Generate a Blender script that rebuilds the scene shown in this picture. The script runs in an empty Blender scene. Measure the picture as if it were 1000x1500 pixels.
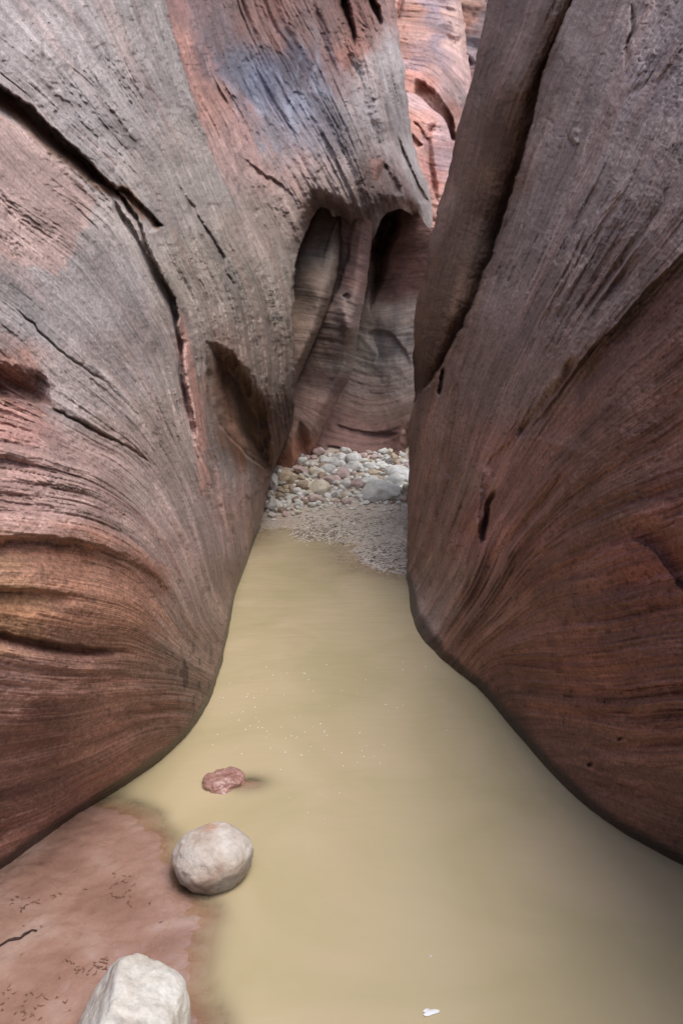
import bpy, math, random
import numpy as np

random.seed(7)
RNG = np.random.default_rng(11)
sc = bpy.context.scene
col = sc.collection
R = math.radians

# ------------------------------------------------------------------ camera
PITCH = R(11.3)
CS, SN = math.cos(PITCH), math.sin(PITCH)
CAMZ = 1.6
cam = bpy.data.cameras.new('camera')
cam.sensor_fit = 'VERTICAL'
cam.sensor_height = 36
cam.lens = 24
cam.clip_end = 400
cam.clip_start = 0.05
camo = bpy.data.objects.new('camera', cam)
camo.location = (0, 0, CAMZ)
camo.rotation_euler = (R(90) - PITCH, 0, 0)
col.objects.link(camo)
sc.camera = camo


def world(px, py, d):
    """survey chart (pixels of the 1000x1500 survey photo) + distance -> metres"""
    cx = (np.asarray(px, float) - 500) / 1000
    cy = (750 - np.asarray(py, float)) / 1000
    return np.stack([d * cx, d * (CS + cy * SN), CAMZ + d * (-SN + cy * CS)], -1)


def chart(X, Y, Z):
    d = Y * CS - (Z - CAMZ) * SN
    u = Y * SN + (Z - CAMZ) * CS
    return 500 + 1000 * X / d, 750 - 1000 * u / d, d


def dwater(px, py, z=0.0):
    return (CAMZ - z) / (SN - CS * (750 - np.asarray(py, float)) / 1000)


# ------------------------------------------------------------------ numeric helpers
TAB = RNG.random((256, 64, 64)).astype(np.float32)


def n3(x, y, z):
    x = np.asarray(x, np.float64); y = np.asarray(y, np.float64) + 0 * x; z = np.asarray(z, np.float64) + 0 * x
    xi = np.floor(x).astype(np.int64); yi = np.floor(y).astype(np.int64); zi = np.floor(z).astype(np.int64)
    fx = x - xi; fy = y - yi; fz = z - zi
    fx = fx * fx * (3 - 2 * fx); fy = fy * fy * (3 - 2 * fy); fz = fz * fz * (3 - 2 * fz)
    x0 = xi & 255; x1 = (xi + 1) & 255; y0 = yi & 63; y1 = (yi + 1) & 63; z0 = zi & 63; z1 = (zi + 1) & 63
    def L(a, b, t): return a + (b - a) * t
    v = L(L(L(TAB[x0, y0, z0], TAB[x1, y0, z0], fx), L(TAB[x0, y1, z0], TAB[x1, y1, z0], fx), fy),
          L(L(TAB[x0, y0, z1], TAB[x1, y0, z1], fx), L(TAB[x0, y1, z1], TAB[x1, y1, z1], fx), fy), fz)
    return v * 2 - 1


def fbm(x, y, z, o=4, g=0.5):
    a = 1.0; s = 0; f = 1.0; t = 0
    for k in range(o):
        s = s + a * n3(x * f + 17.3 * k, y * f + 5.1 * k, z * f + 9.7 * k); t += a; a *= g; f *= 2.03
    return s / t * 1.6


def ss(a, b, x):
    t = np.clip((x - a) / (b - a + 1e-9), 0, 1)
    return t * t * (3 - 2 * t)


class TPS:
    def __init__(s, pts, val, lam=1e-3):
        s.p = np.array(pts, float) / 100.0
        n = len(s.p)
        K = s.k(s.p[:, None, :] - s.p[None, :, :]) + lam * np.eye(n)
        P = np.c_[np.ones(n), s.p]
        A = np.zeros((n + 3, n + 3)); A[:n, :n] = K; A[:n, n:] = P; A[n:, :n] = P.T
        b = np.zeros(n + 3); b[:n] = val
        s.w = np.linalg.solve(A, b)

    @staticmethod
    def k(dv):
        r2 = (dv ** 2).sum(-1)
        return 0.5 * r2 * np.log(r2 + 1e-9)

    def __call__(s, x, y):
        sh = np.shape(x); q = np.stack([np.ravel(x), np.ravel(y)], -1) / 100.0
        out = np.empty(len(q)); n = len(s.p)
        for i in range(0, len(q), 40000):
            c = q[i:i + 40000]
            out[i:i + 40000] = s.k(c[:, None, :] - s.p[None]) @ s.w[:n] + s.w[n] + c @ s.w[n + 1:]
        return out.reshape(sh)


def polydist(px, py, pts, closed=False):
    """distance, signed side (+ = right hand when y points down), position 0..1 along"""
    pts = np.array(pts, float)
    if closed: pts = np.vstack([pts, pts[:1]])
    seg = np.diff(pts, axis=0); ln = np.hypot(seg[:, 0], seg[:, 1]); cum = np.r_[0, np.cumsum(ln)]
    best = np.full(np.shape(px), 1e9); side = np.ones(np.shape(px)); tt = np.zeros(np.shape(px))
    for i in range(len(seg)):
        dx, dy = seg[i]; l2 = ln[i] ** 2 + 1e-9
        ax = px - pts[i, 0]; ay = py - pts[i, 1]
        t = np.clip((ax * dx + ay * dy) / l2, 0, 1)
        ex = ax - t * dx; ey = ay - t * dy; dd = ex * ex + ey * ey
        m = dd < best - 1e-9
        best = np.where(m, dd, best)
        sg = np.where(ax * (-dy) + ay * dx >= 0, 1.0, -1.0)
        side = np.where(m, sg, side); tt = np.where(m, (cum[i] + t * ln[i]) / cum[-1], tt)
    return np.sqrt(best), side, tt


def chaikin(pts, closed=False, it=2):
    P = np.array(pts, float)
    for _ in range(it):
        A = P; B = np.roll(P, -1, 0) if closed else P[1:]
        if not closed: A = P[:-1]
        Q = np.empty((2 * len(A), 2)); Q[0::2] = .75 * A + .25 * B; Q[1::2] = .25 * A + .75 * B
        if not closed: Q = np.vstack([P[:1], Q, P[-1:]])
        P = Q
    return P


def inside(px, py, pts):
    r = np.zeros(np.shape(px), bool); n = len(pts)
    for i in range(n):
        x0, y0 = pts[i]; x1, y1 = pts[(i + 1) % n]
        if y0 == y1: continue
        c = ((y0 > py) != (y1 > py)) & (px < (x1 - x0) * (py - y0) / (y1 - y0) + x0)
        r ^= c
    return r


def sdpoly(px, py, pts):
    d, _, _ = polydist(px, py, pts, True)
    return np.where(inside(px, py, pts), -d, d)


def lin(c):
    c = np.array(c, float) / 255
    return np.where(c <= 0.04045, c / 12.92, ((c + 0.055) / 1.055) ** 2.4)


def tone_(c, sat=.76, gain=.98):
    l = (c * np.array([.2126, .7152, .0722])).sum(-1, keepdims=True)
    return (l + (c - l) * sat) * gain * np.array([1.03, .98, .955])


def shep(px, py, samples, rad=45):
    P = np.array([s[:2] for s in samples], float); C = np.array([lin(s[2]) for s in samples])
    sh = np.shape(px); x = np.ravel(px); y = np.ravel(py); out = np.empty((len(x), 3))
    for i in range(0, len(x), 60000):
        r2 = (x[i:i + 60000, None] - P[:, 0]) ** 2 + (y[i:i + 60000, None] - P[:, 1]) ** 2
        w = 1 / (r2 / rad ** 2 + 0.12) ** 2.2
        out[i:i + 60000] = (w @ C) / w.sum(1, keepdims=True)
    return tone_(out).reshape(sh + (3,))


def tag(o, label=None, cat=None, group=None, kind=None):
    if label: o['label'] = label
    if cat: o['category'] = cat
    if group: o['group'] = group
    if kind: o['kind'] = kind
    return o


def link_mesh(name, V, F, mat, cols=None, s=None, smooth=True, parent=None):
    me = bpy.data.meshes.new(name)
    V = np.asarray(V, np.float32)
    F = np.asarray(F, np.int32)
    k = F.shape[1]
    me.vertices.add(len(V)); me.vertices.foreach_set('co', V.ravel())
    me.loops.add(F.size); me.loops.foreach_set('vertex_index', F.ravel())
    me.polygons.add(len(F)); me.polygons.foreach_set('loop_start', np.arange(0, F.size, k, dtype=np.int32))
    me.polygons.foreach_set('loop_total', np.full(len(F), k, np.int32))
    me.polygons.foreach_set('use_smooth', np.full(len(F), smooth, bool))
    me.update(calc_edges=True); me.validate()
    if cols is not None:
        a = me.attributes.new('alb', 'FLOAT_COLOR', 'POINT')
        a.data.foreach_set('color', np.c_[cols, np.ones(len(cols))].astype(np.float32).ravel())
    if s is not None:
        a = me.attributes.new('bed', 'FLOAT', 'POINT'); a.data.foreach_set('value', np.asarray(s, np.float32))
    me.materials.append(mat)
    o = bpy.data.objects.new(name, me); col.objects.link(o)
    if parent: o.parent = parent
    return o


# ------------------------------------------------------------------ materials
def newmat(name):
    m = bpy.data.materials.new(name); m.use_nodes = True
    nt = m.node_tree; nt.nodes.clear()
    out = nt.nodes.new('ShaderNodeOutputMaterial')
    b = nt.nodes.new('ShaderNodeBsdfPrincipled'); nt.links.new(b.outputs[0], out.inputs[0])
    return m, nt, b, out


def math_node(nt, op, a, b=None, c=None):
    n = nt.nodes.new('ShaderNodeMath'); n.operation = op
    for i, v in enumerate((a, b, c)):
        if v is None: continue
        if isinstance(v, (int, float)): n.inputs[i].default_value = v
        else: nt.links.new(v, n.inputs[i])
    return n.outputs[0]


def rock_wall_mat(name, rough=0.8, bump=0.35, wet_z=0.13, grain=1.0, fine=1.0):
    m, nt, b, out = newmat(name)
    L = nt.links.new
    at = nt.nodes.new('ShaderNodeAttribute'); at.attribute_name = 'alb'
    sb = nt.nodes.new('ShaderNodeAttribute'); sb.attribute_name = 'bed'
    geo = nt.nodes.new('ShaderNodeNewGeometry')
    sep = nt.nodes.new('ShaderNodeSeparateXYZ'); L(geo.outputs['Position'], sep.inputs[0])
    # bedding coordinates: across the layers fast, along them slowly
    cb = nt.nodes.new('ShaderNodeCombineXYZ')
    L(math_node(nt, 'MULTIPLY', sb.outputs['Fac'], 0.30 * fine), cb.inputs[0])
    L(math_node(nt, 'MULTIPLY', sep.outputs[1], 2.2), cb.inputs[1])
    L(math_node(nt, 'MULTIPLY', sep.outputs[2], 2.6), cb.inputs[2])
    n1 = nt.nodes.new('ShaderNodeTexNoise'); n1.inputs['Scale'].default_value = 1.0
    n1.inputs['Detail'].default_value = 5; n1.inputs['Roughness'].default_value = 0.62
    L(cb.outputs[0], n1.inputs['Vector'])
    # grain of the sandstone
    n2 = nt.nodes.new('ShaderNodeTexNoise'); n2.inputs['Scale'].default_value = 75
    n2.inputs['Detail'].default_value = 4; n2.inputs['Roughness'].default_value = 0.7
    L(geo.outputs['Position'], n2.inputs['Vector'])
    n3_ = nt.nodes.new('ShaderNodeTexNoise'); n3_.inputs['Scale'].default_value = 9
    n3_.inputs['Detail'].default_value = 5; L(geo.outputs['Position'], n3_.inputs['Vector'])
    r1 = nt.nodes.new('ShaderNodeMapRange'); L(n1.outputs[0], r1.inputs[0])
    r1.inputs[1].default_value = 0.26; r1.inputs[2].default_value = 0.74; r1.inputs[3].default_value = 0.70; r1.inputs[4].default_value = 1.27
    r2 = nt.nodes.new('ShaderNodeMapRange'); L(n2.outputs[0], r2.inputs[0])
    r2.inputs[1].default_value = 0.36; r2.inputs[2].default_value = 0.64; r2.inputs[3].default_value = 1 - 0.30 * grain; r2.inputs[4].default_value = 1 + 0.26 * grain
    r3 = nt.nodes.new('ShaderNodeMapRange'); L(n3_.outputs[0], r3.inputs[0])
    r3.inputs[1].default_value = 0.3; r3.inputs[2].default_value = 0.7; r3.inputs[3].default_value = 0.88; r3.inputs[4].default_value = 1.12
    f = math_node(nt, 'MULTIPLY', math_node(nt, 'MULTIPLY', r1.outputs[0], r2.outputs[0]), r3.outputs[0])
    # damp foot of the wall just above the water
    wz = math_node(nt, 'ADD', sep.outputs[2], math_node(nt, 'MULTIPLY', n3_.outputs[0], -0.06))
    wr = nt.nodes.new('ShaderNodeMapRange'); wr.interpolation_type = 'SMOOTHSTEP'; L(wz, wr.inputs[0])
    wr.inputs[1].default_value = 0.02; wr.inputs[2].default_value = wet_z * .5; wr.inputs[3].default_value = 0.24; wr.inputs[4].default_value = 1
    f = math_node(nt, 'MULTIPLY', f, wr.outputs[0])
    mx = nt.nodes.new('ShaderNodeVectorMath'); mx.operation = 'SCALE'
    L(at.outputs['Color'], mx.inputs[0]); L(f, mx.inputs['Scale'])
    L(mx.outputs[0], b.inputs['Base Color'])
    rw = nt.nodes.new('ShaderNodeMapRange'); L(wr.outputs[0], rw.inputs[0]); rw.inputs[1].default_value = .3; rw.inputs[2].default_value = 1; rw.inputs[3].default_value = .3; rw.inputs[4].default_value = rough
    L(rw.outputs[0], b.inputs['Roughness'])
    b.inputs['Specular IOR Level'].default_value = 0.35
    hgt = math_node(nt, 'ADD', math_node(nt, 'MULTIPLY', n1.outputs[0], 1.0), math_node(nt, 'MULTIPLY', n2.outputs[0], 0.55))
    bp = nt.nodes.new('ShaderNodeBump'); bp.inputs['Strength'].default_value = bump
    bp.inputs['Distance'].default_value = 0.02; L(hgt, bp.inputs['Height']); L(bp.outputs[0], b.inputs['Normal'])
    return m


M_wall = rock_wall_mat('sandstone_near', bump=0.45)
M_back = rock_wall_mat('sandstone_alcove', bump=0.4, grain=0.8, fine=1.0)
M_far = rock_wall_mat('sandstone_far', bump=0.4, grain=0.8, fine=1.0)


# ------------------------------------------------------------------ wall builder
def spaced(a, b, fa, fb, fine, coarse):
    """grid lines: fine inside the part the photo shows, coarser outside"""
    out = list(np.arange(fa, fb + 1e-6, fine))
    x = fa; st = fine; pre = []
    while x > a:
        st = min(st * 1.12, coarse); x -= st; pre.append(x)
    x = out[-1]; st = fine; post = []
    while x < b:
        st = min(st * 1.12, coarse); x += st; post.append(x)
    return np.array(pre[::-1] + out + post)


def build_wall(name, poly, dpts, slines, feats, colors, mat, xr, yr, fine=1.3, seed=0, rimR=14, rimA=0.25,
               bedamp=1.0, roughamp=1.0, rugged=(), jag=1.3, crackamp=1.0, back=2.0, extra_s=None, colfn=None, top=None, near=None,
               stripe=1.0, warp=1.0, smoothmask=None, postcol=None, paints=None, colors2=None, split=None):
    gx = spaced(xr[0], xr[1], max(xr[0], -25), min(xr[1], 1025), fine, 14)
    gy = spaced(yr[0], yr[1], max(yr[0], -25), min(yr[1], 1400), fine, 14)
    PX, PY = np.meshgrid(gx, gy)
    nr, nc = PX.shape
    # cut to outline, snapping the rim
    sd = sdpoly(PX, PY, chaikin(poly, True, 1))
    sd = sd + jag * fbm(PX / 18, PY / 18, seed + 3.1, 5, .62)
    gyy, gxx = np.gradient(sd, gy, gx)
    gl = np.hypot(gxx, gyy) + 1e-6
    snap = (sd > 0) & (sd < fine * 1.3)
    PX = np.where(snap, PX - sd * gxx / gl, PX); PY = np.where(snap, PY - sd * gyy / gl, PY)
    keep = sd < fine * 1.3
    # smooth base from the surveyed distances (inverse distance is linear on planes)
    T = TPS([p[:2] for p in dpts], [1 / p[2] for p in dpts], 2e-3)
    inv = np.clip(T(PX, PY), 1 / 60, 1.6)
    D = 1 / inv
    # bedding field
    sp, sv = [], []
    for val, pts in slines:
        for p in pts: sp.append(p); sv.append(val)
    S = TPS(sp, np.array(sv), 0.3)(PX, PY)
    # gentle warp so that layers pinch and swell
    S = S + warp * (7 * fbm(PX / 160, PY / 160, seed + 1.0, 2) + .8 * fbm(PX / 40, PY / 40, seed + 2.0, 2))
    _gy, _gx = np.gradient(S, gy, gx); gS = np.hypot(_gx, _gy) + 1e-3
    def att(lam): return ss(1.3, 3.0, lam / gS)
    u = PX / 100; v = PY / 100
    ppx = D / 1000.0           # metres per chart pixel
    depth = np.zeros_like(D); msk = np.ones_like(D)
    if smoothmask is not None: msk = smoothmask(PX, PY)
    # --- layered relief (in chart pixels, turned into metres)
    rel = 4.0 * fbm(S / 60, u * 0.7, v * 0.7 + seed, 2)
    amp_l = (0.45 + 1.0 * ss(-.4, .6, n3(PX / 80, PY / 80, seed + 70)))

    for (cx_, cy_, rx_, ry_, k_) in rugged:
        amp_l = amp_l + k_ * np.exp(-(((PX - cx_) / rx_) ** 2 + ((PY - cy_) / ry_) ** 2))

    def terrace(n, k, sh):
        q = n * k; fl = np.floor(q); fr = q - fl
        return (fl + ss(.5 - sh, .5 + sh, fr)) / k
    # broken ledges: flat treads with sharp little risers that run along the bedding and die out
    nA = n3(S / 26, u * .75 + 4, v * .75 + seed) + .45 * n3(S / 9, u * .7 + 8, v * .7 + seed) + .12 * fbm(PX / 14, PY / 14, seed + 33, 2)
    rel += 4.6 * terrace(nA, 3.2, .10) * msk * amp_l
    nB = n3(S / 10, u * .9 + 14, v * .9 + seed) + .5 * n3(S / 4.6, u * .8 + 18, v * .8 + seed) + .10 * fbm(PX / 8, PY / 8, seed + 34, 2)
    rel += 2.1 * terrace(nB, 2.6, .14) * msk * amp_l * att(6)
    rel += 1.3 * n3(S / 3.6, u * .8 + 2, v * .8 + seed) * msk * amp_l * att(4.0)
    rel += 1.1 * n3(S / 2.1, u * 1.1 + 7, v * 1.1 + seed) * (.35 + .65 * msk) * att(2.4)
    rel += 0.7 * fbm(PX / 5.5, PY / 5.5, seed + 35, 3, .65)
    depth += bedamp * rel * ppx * 2.0
    # --- cracks that follow the layers
    crack = np.zeros_like(D)
    for (lam, wd, uf, thr, a_, off) in ((11, 11, .55, .22, 4.5, 40), (6.5, 7, .80, .15, 3.2, 90), (15, 18, .45, .32, 5.5, 140)):
        c = np.clip(1 - np.abs(n3(S / lam + off, u * uf, v * uf + seed)) * wd, 0, 1)
        g = ss(thr, thr + .35, n3(S / (lam * 2.6) + off * .3, u * uf * 1.5 + 3, v * uf * 1.5 + seed))
        k = c * g * msk * att(lam * .5)
        depth += crackamp * k * a_ * ppx
        crack = np.maximum(crack, k * min(1, a_ / 6))
    # --- roughness not tied to layers
    depth += roughamp * ppx * (10 * fbm(u * 0.9, v * 0.9, seed + 5, 3) + 1.6 * fbm(PX / 16, PY / 16, seed + 6, 4) * msk ** 1.5)
    # --- small pits and chips where grains have fallen out
    pit = ss(.60, .78, n3(PX / 5.0, PY / 5.0, seed + 41)) * ss(0, .5, n3(PX / 45, PY / 45, seed + 42))
    pit = pit + ss(.66, .8, n3(PX / 9.0, PY / 12.0, seed + 43)) * ss(.1, .5, n3(PX / 70, PY / 70, seed + 44))
    pit = pit * min(1, bedamp)
    depth += 2.2 * pit * ppx * (.3 + .7 * msk)
    # --- traced ledges, cracks, hollows
    wx = PX + 3.2 * fbm(PX / 22, PY / 22, seed + 7, 4, .6); wy = PY + 3.2 * fbm(PX / 22, PY / 22, seed + 8, 4, .6)
    for f in feats:
        k = f[0]; pts = np.array(f[1], float)
        if k == 'lip':      # amp, e, hold, out, fade0, fade1
            amp, e, hold, outw, f0, f1 = f[2:8]
            lo = pts.min(0) - outw - 10; hi = pts.max(0) + outw + 10
            m = (PX > lo[0]) & (PX < hi[0]) & (PY > lo[1]) & (PY < hi[1])
            if not m.any(): continue
            pts = chaikin(pts, False, 1)
            d_, sg, t = polydist(wx[m], wy[m], pts)
            q = d_ * sg
            d0_, sg0, t = polydist(PX[m] + .3 * (wx[m] - PX[m]), PY[m] + .3 * (wy[m] - PY[m]), pts)
            wm = np.ones_like(t)
            if len(f) > 8: wm = np.interp(t, np.linspace(0, 1, len(f[8])), f[8])
            am = np.interp(t, np.linspace(0, 1, len(f[9])), f[9]) if len(f) > 9 else 1.0
            fd = 1.0
            if f0 > 0: fd = fd * ss(0, f0, t)
            if f1 > 0: fd = fd * ss(0, f1, 1 - t)
            endm = 1.0
            wm = wm * (0.12 + 0.88 * np.asarray(fd) ** .8)
            fall = (1 - ss(hold * wm, outw * wm, d0_)) if hold >= 0 else np.exp(-d0_ / (-hold * wm)) * (1 - ss(outw * .7, outw, d0_))
            depth[m] += amp * am * fd * endm * ss(-e * .5, e * .5, q) * fall
        elif k == 'groove':  # amp, halfwidth, fade
            amp, w, fd_ = f[2:5]
            lo = pts.min(0) - 4 * w - 5; hi = pts.max(0) + 4 * w + 5
            m = (PX > lo[0]) & (PX < hi[0]) & (PY > lo[1]) & (PY < hi[1])
            if not m.any(): continue
            d_, sg, t = polydist(wx[m], wy[m], pts)
            fw = ss(0, fd_, t) * ss(0, fd_, 1 - t)
            depth[m] += amp * np.exp(-(d_ / (w * (.3 + .7 * fw))) ** 2) * fw
        elif k == 'hollow':  # amp, edge width
            amp, w = f[2:4]
            s_ = sdpoly(wx, wy, pts)
            depth += amp * ss(1, -w, s_) if False else amp * (1 - ss(-w, 1, s_))
    # --- rim rounds away
    r = np.clip((rimR + np.minimum(sd, 0)) / rimR, 0, 1)
    offframe = (PX < -60) | (PX > 1060) | (PY < -60)
    depth += np.where(offframe, 0, rimA * (1 - np.sqrt(np.clip(1 - (r * 0.97) ** 2, 0, 1))) * D / 7)
    if f_water_guard.get(name):
        # keep the foot at the water plane
        dw = np.where(PY > 760, dwater(PX, np.maximum(PY, 760)), 99)
        near_line = ss(-60, -6, sd) * ss(760, 860, PY)
        depth = depth * (1 - 0.75 * near_line)
    D = D + depth
    P = world(PX, PY, D)
    # --- colour
    cwx = PX + 16 * fbm(S / 20, u * 1.2, v * 1.2 + seed, 3) + 6 * fbm(PX / 12, PY / 12, seed + 9, 3)
    cwy = PY + 16 * fbm(S / 20, u * 1.2 + 5, v * 1.2 + seed, 3) + 6 * fbm(PX / 12, PY / 12, seed + 10, 3)
    C = shep(cwx, cwy, colors)
    if colors2:
        C2 = shep(cwx, cwy, colors2)
        d_, sg, t_ = polydist(PX + 2.5 * fbm(PX / 12, PY / 12, 71.0, 3), PY, split)
        k = ss(-3, 3, d_ * sg)
        k = k * ss(-.05, .45, t_) if True else k
        C = C * (1 - k[..., None]) + C2 * k[..., None]
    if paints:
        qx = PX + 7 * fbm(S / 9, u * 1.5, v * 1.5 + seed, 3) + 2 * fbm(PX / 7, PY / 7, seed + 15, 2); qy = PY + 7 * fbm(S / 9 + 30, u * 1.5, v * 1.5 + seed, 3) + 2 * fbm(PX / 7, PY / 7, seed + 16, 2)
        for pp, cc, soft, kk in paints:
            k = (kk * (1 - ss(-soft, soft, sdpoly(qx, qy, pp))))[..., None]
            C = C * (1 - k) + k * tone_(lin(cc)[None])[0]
    st = 0.22 * n3(S / 28, u * .5, v * .5) + 0.15 * n3(S / 8, u * .7, v * .7 + 3) + 0.09 * n3(S / 3.6, u * .9, v * .9 + 5) * att(3.6) + .06 * n3(S / 2.0, u * 1.4, v * 1.4 + 8) * att(2.3)
    C = C * (1 + stripe * st)[..., None]
    rd = ss(0.15, 0.7, n3(S / 14 + 50, u * .5, v * .5))[..., None] * 0.35 * stripe
    C = C * (1 - rd * np.array([-0.05, 0.18, 0.25]))
    C = C * (1 - .42 * crack[..., None] * np.array([.9, 1, 1.05]))
    # sheets of desert patina that have flaked away, leaving sharp-edged paler or browner patches
    pa = fbm(S / 55 + 5, u * 1.1, v * 1.1 + seed, 4, .6); pb = fbm(S / 30 + 60, u * 1.6, v * 1.6 + seed, 4, .6)
    C = C * (1 + .09 * stripe * (2 * ss(-.03, .03, pa) - 1) + .06 * stripe * (2 * ss(.10, .14, pb) - 1))[..., None]
    C = C * (1 - .25 * np.clip(pit, 0, 1))[..., None]
    # dark iron specks and lichen dust
    spk = ss(0.62, 0.8, n3(PX / 3.1, PY / 3.1, seed + 20))[..., None]
    C = C * (1 - 0.22 * spk * stripe)
    if postcol is not None: C = postcol(C, PX, PY, S)
    C = np.clip(C, 0.01, 0.9)
    # --- faces
    idx = np.arange(nr * nc).reshape(nr, nc)
    a, b_, c_, d_ = idx[:-1, :-1], idx[:-1, 1:], idx[1:, 1:], idx[1:, :-1]
    km = keep[:-1, :-1] & keep[:-1, 1:] & keep[1:, 1:] & keep[1:, :-1]
    F = np.stack([a[km], d_[km], c_[km], b_[km]], -1)
    V = P.reshape(-1, 3); Cc = C.reshape(-1, 3); Sv = S.ravel()
    # --- rim: carry the rock on backwards, away into the cliff
    E = np.concatenate([F[:, [0, 1]], F[:, [1, 2]], F[:, [2, 3]], F[:, [3, 0]]])
    key = np.minimum(E[:, 0], E[:, 1]).astype(np.int64) * (nr * nc) + np.maximum(E[:, 0], E[:, 1])
    uq, inv_, cnt = np.unique(key, return_inverse=True, return_counts=True)
    BE = E[cnt[inv_] == 1]
    jj = BE % nc; ii = BE // nc
    isleft = (jj == 0).all(1); isright = (jj == nc - 1).all(1); istop = (ii == 0).all(1); isbot = (ii == nr - 1).all(1)
    rim = BE[~(isleft | isright | istop | isbot)]
    allV = [V]; allC = [Cc]; allS = [Sv]; allF = [F]; n = len(V)

    def extrude(edges, steps, colm=1.0):
        nonlocal n
        vs = np.unique(edges); cur = vs.copy(); prev = vs
        for off in steps:
            newp = off(V[vs]); allV.append(newp); allC.append(Cc[vs] * colm); allS.append(Sv[vs])
            mp_new = {int(o): n + i for i, o in enumerate(vs)}
            mp_prev = {int(o): int(q) for o, q in zip(vs, prev)}
            allF.append(np.array([[mp_prev[int(e0)], mp_prev[int(e1)], mp_new[int(e1)], mp_new[int(e0)]] for e0, e1 in edges], np.int64)[:, ::-1])
            prev = np.arange(n, n + len(vs)); n += len(vs)

    if back and len(rim):
        cp = np.array([0, 0, CAMZ])
        def mk(k):
            def off(p):
                dirv = p - cp; dirv = dirv / np.linalg.norm(dirv, axis=1, keepdims=True)
                q = p + dirv * k
                q = q + 0.03 * k * np.stack([fbm(q[:, 0] * 2, q[:, 1] * 2, q[:, 2] * 2, 2)] * 3, -1)
                return q
            return off
        extrude(rim, [mk(k) for k in (0.03 * back, 0.1 * back, 0.25 * back, 0.5 * back, back)])
    if top is not None:
        e = BE[istop]
        if len(e):
            extrude(e, [(lambda p, k=k: p + np.array([top[0], top[1], top[2]]) * k + 0.05 * k * fbm(p[:, 0] * 1.3, p[:, 1] * 1.3, 3.0 + k, 3)[:, None] * np.array([1, 0.4, 0])) for k in (0.1, 0.3, 0.6, 1.0, 1.4)])
    if near is not None:
        e = BE[isleft] if near < 0 else BE[isright]
        if len(e):
            def mk2(k):
                def off(p):
                    q = p.copy(); q[:, 1] -= k; q[:, 0] += near * 0.10 * k + 0.12 * fbm(p[:, 2] * 1.3, k * 0.6, 4.0, 3)
                    return q
                return off
            extrude(e, [mk2(k) for k in (0.05, .15, .3, .6, 1, 1.6, 2.4, 3.5, 5, 7)])
    V = np.concatenate(allV); F = np.concatenate(allF); Cc = np.concatenate(allC); Sv = np.concatenate(allS)
    used = np.unique(F); rm = np.full(len(V), -1); rm[used] = np.arange(len(used))
    o = link_mesh(name, V[used], rm[F], mat, Cc[used], Sv[used])
    tag(o, kind='structure')
    return o


f_water_guard = {'left_cliff': True, 'right_cliff': True}


def wl(pts):     # points of the survey that lie at the water's edge
    return [(x, y, float(dwater(x, y))) for x, y in pts]


def wpts(lst):   # survey points given in metres
    out = []
    for X, Y, Z in lst:
        px, py, d = chart(X, Y, Z); out.append((px, py, d))
    return out


# ================================================================== LEFT CLIFF
L_water = [(377, 785), (360, 830), (345, 870), (335, 930), (318, 1000), (290, 1060), (230, 1120), (120, 1190), (0, 1282), (-250, 1475)]
L_poly = [(-400, -300), (545, -300), (560, -120), (575, 0), (584, 60), (595, 130), (600, 190), (612, 240), (634, 302),
          (629, 345), (619, 333), (608, 320), (592, 306), (574, 306), (562, 314), (555, 330), (548, 350), (537, 352), (526, 338),
          (510, 324), (496, 314), (488, 318), (480, 304), (468, 300), (455, 322), (445, 345), (433, 375), (427, 420),
          (428, 470), (431, 520), (432, 560), (427, 620), (415, 655), (398, 690), (388, 735)] + L_water + [(-400, 1600)]
L_d = wl(L_water) + [
    (-200, 1150, 1.62), (-200, 900, 1.42), (-200, 600, 1.6), (-200, 300, 1.95), (-200, 0, 2.35), (-200, -250, 2.8),
    (0, 1150, 1.95), (0, 1030, 1.78), (0, 900, 1.68), (0, 760, 1.74), (0, 600, 2.0), (0, 450, 2.25), (0, 300, 2.6), (0, 0, 3.5), (0, -250, 4.6),
    (110, 1080, 2.15), (110, 950, 2.0), (110, 820, 1.92), (110, 700, 2.1), (110, 500, 2.55), (110, 250, 3.35), (110, 0, 4.4), (110, -250, 6.0),
    (210, 1040, 2.55), (210, 950, 2.4), (210, 850, 2.35), (210, 740, 2.6), (210, 600, 3.0), (210, 400, 3.7), (210, 150, 4.9), (210, 0, 5.7), (210, -200, 7.2),
    (290, 980, 3.15), (280, 880, 3.0), (290, 780, 3.5), (300, 680, 4.1), (300, 520, 4.8), (300, 380, 5.3), (290, 200, 6.3), (280, 0, 7.8), (280, -200, 9.5),
    (340, 820, 4.7), (350, 740, 5.4), (360, 690, 5.9), (370, 600, 6.0), (375, 480, 6.2), (370, 380, 6.5), (360, 260, 7.3), (350, 100, 8.5), (340, -100, 10),
    (385, 720, 6.8), (405, 650, 6.9), (412, 580, 6.6), (405, 480, 6.7), (425, 440, 7.2), (420, 350, 7.5), (430, 250, 8.0), (430, 100, 8.9), (430, -100, 10.5),
    (480, 280, 8.2), (500, 180, 8.6), (500, 50, 9.5), (500, -120, 11), (540, 270, 8.55), (535, 345, 8.78), (590, 290, 9.0), (560, 180, 9.2), (560, 50, 10), (620, 300, 9.8), (595, 200, 10.3), (570, -150, 12)]
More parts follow.
